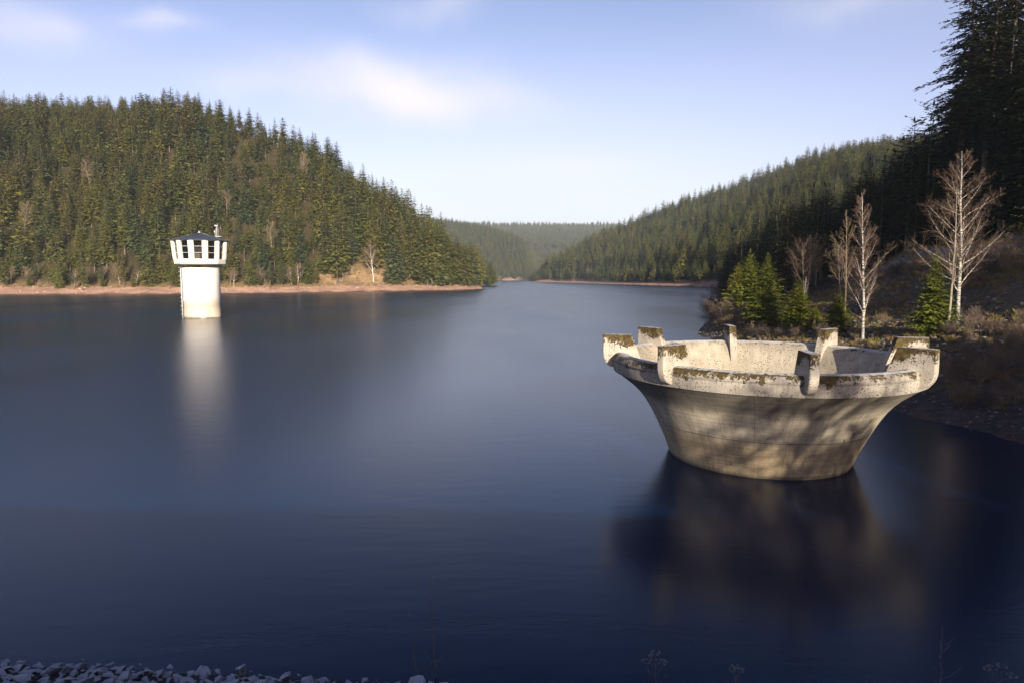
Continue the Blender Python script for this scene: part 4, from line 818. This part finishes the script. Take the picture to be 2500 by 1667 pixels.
# twigs lying on the stones and stems growing from the water's edge
def stem(name, px, py0, py1, Y, lab, cat, r=.008, kids=5, col=None, lean=0., grp=None, seed=1, spread=.3, group=None, droop=0):
    rng = random.Random(seed); e, u = elev(px, py0); z0_ = CAMZ+e*Y; e1, u1 = elev(px, py1); z1_ = CAMZ+e1*Y; x = u*Y; h = z1_-z0_; root = empty(name, (x, Y, z0_)); b = MB()
    pts = [(lean*h*s+rng.uniform(-.01, .01)*h, 0, h*s) for s in np.linspace(0, 1, 8)]; b.tube(pts, [r*(1-.7*s) for s in np.linspace(0, 1, 8)], 5); b.obj('stem', col or M_tan, root)
    b = MB()
    for k in range(kids):
        s = rng.uniform(.03, spread); a = rng.random()*6.28; p0 = Vector((lean*h*s, 0, h*s)); q = p0+Vector((math.cos(a), math.sin(a)*.5, .9))*rng.uniform(.12, .35); b.tube([p0, p0.lerp(q, .5)+Vector((0, 0, -.02)), q], [r*.6, r*.45, r*.2], 4)
    b.obj('side_shoots', col or M_tan, root); tag(root, lab, cat, group); return root
def dam_z(Y): return .46*max(0, 14-Y)
stem('reed_stem', 1023, 1680, 1495, 13.2, 'left of two thin brown stems rising from the bottom edge', 'plant', .011, 4, M_tan, -.11, seed=2, spread=.25)
stem('reed_stem', 1065, 1680, 1405, 13.0, 'taller right stem of the two thin brown stems at the bottom edge', 'plant', .012, 6, M_tan, -.03, seed=3, spread=.3)
M_shade = bark('grey_dry_stalk', (.16, .15, .15), (.26, .25, .27))
stem('dry_stalk', 2297, 1690, 1530, 10.5, 'thin dry stalk with side twigs in the dark bottom right', 'plant', .010, 9, M_shade, -.05, seed=4, spread=.75)
def umbel(px, py0, py1, Y, seed, lab):
    root = stem('dry_flower_plant', px, py0, py1, Y, lab, 'plant', .008, 2, M_shade, .02, seed=seed); e0, u = elev(px, py0); e1, _ = elev(px, py1); h = (e1-e0)*Y; rng = random.Random(seed); b = MB()
    for k in range(4):
        dx = rng.uniform(-.16, .2); top = Vector((dx, rng.uniform(-.1, .1), h*rng.uniform(.75, 1.02))); b.tube([(0, 0, h*.3), Vector((dx*.7, 0, h*.6)), top], [.006, .005, .004], 4)
        for j in range(9):
            a = rng.random()*6.28; q = top+Vector((math.cos(a)*.07, math.sin(a)*.07, .045+rng.random()*.02)); b.tube([top, q], [.003, .003], 3); b.box(q, (.03, .03, .012), a)
    b.obj('flower_heads', M_shade, root)
umbel(1598, 1690, 1600, 10.6, 11, 'dry plant with flat seed heads, leftmost along the dark bottom edge'); umbel(1795, 1690, 1632, 10.5, 12, 'low dry plant with seed heads in the middle of the dark bottom edge'); umbel(2430, 1690, 1636, 10.3, 13, 'dry plant with seed heads near the bottom right corner')
def branch_debris(px, py, Y, seed, lab, ln, ang):
    e, u = elev(px, py); b = MB(); rng = random.Random(seed); bt = MB()
    sp_ = dict(n=[6, 4, 3, 3], wob=[.12, .2, .2, .2], up=[.0, .02, .0, 0], sides=[5, 4, 3, 3], kids=[5, 3, 2, 0], start=[.3, .2, .15], ang=[45, 40, 42], len=[0, .6, .55], rr=[.6, .6, .6], fine=1.0, shape=lambda s: .6*(1.2-s))
    grow(b, (0, 0, 0), ang, ln, .022, 0, 2, rng, sp_, 0, None); o = b.obj('driftwood_branch', M_greybark); o.location = (u*Y, Y, CAMZ+e*Y); tag(o, lab, 'branch')
branch_debris(425, 1645, 15.0, 5, 'forked frosted twig lying on the riprap, left of a second one', .75, (.5, .1, .35)); branch_debris(455, 1640, 15.0, 6, 'long thin frosted twig arching over the riprap to the right', 1.0, (1, .05, .12))
# bare tree tops behind the photographer, on the dam crest, that dapple the spillway
CR = [bare_tree('crest', 90+i, 10, .17, dict(broad_spec, fine=6.0, start=[.12, .2, .15], kids=[22, 12, 6, 0]), M_greybark, M_tan, 3) for i in range(2)]
for x, y, h in ((15.6, -13, 5.2), (18.4, -16, 7.2), (20.4, -13, 8.2), (22.0, -16, 6.4), (23.8, -13, 6.0), (25.0, -17, 7.6), (26.2, -13, 6.8), (27.6, -14, 7.8), (29.4, -15, 8.8), (31, -14, 8.4), (33, -20, 10.5), (36, -15, 10)):
    e = empty('crest_tree', (x, y, gz(x, y)-.2), rr.random()*6, (h/10*1.6, h/10*1.6, h/10)); k = rr.randrange(2); link('trunk', CR[k][0], e); link('twigs', CR[k][1], e); tag(e, 'bare tree behind the photographer at the right end of the dam', 'tree', 'bare trees by the dam crest')
g = np.random.default_rng(12); pts = []  # firs added out of view, tops shaped to set where their shade ends
for x in np.arange(31, 66, 1.8):
    for y in (-24, -17, -10, -3, 4):
        xx = x+g.uniform(-1, 1)-.23*y*0; yy = y+g.uniform(-2, 2)
        if xx/max(yy, .1) < .85: continue
        z = gz(xx, yy); top = np.interp(xx+.23*yy, [22, 30, 36, 44, 47, 53, 56, 59, 60.5, 62], [11.5, 13.5, 16.5, 18.5, 18.3, 17.8, 19.2, 21.6, 25, 32])-.258*yy+g.uniform(-2, .6); h = max(4, top-z); pts.append((xx, yy, z-.2, (h/10*1.7, h/10*1.7, h/10), (0, 0, g.random()*6), int(g.integers(0, 3))))
instancer('bankside_shade_firs', pts, DP, 'unseen firs added beside the dam to shade the bank', 'forest')
# ------------------------------------------------------------------ haze over the valley
b = MB(); b.box((0, 1900, 196), (5600, 5400, 408)); m = bpy.data.materials.new('haze'); m.use_nodes = True; t = m.node_tree; t.nodes.clear()
mo = N(t, 'ShaderNodeOutputMaterial'); pv = N(t, 'ShaderNodeVolumePrincipled'); pv.inputs['Color'].default_value = (.72, .86, 1, 1); pv.inputs['Density'].default_value = .00009; pv.inputs['Anisotropy'].default_value = -.05
t.links.new(pv.outputs[0], mo.inputs['Volume']); tag(b.obj('haze', m), 'thin blue haze filling the valley', 'haze', None, 'stuff')
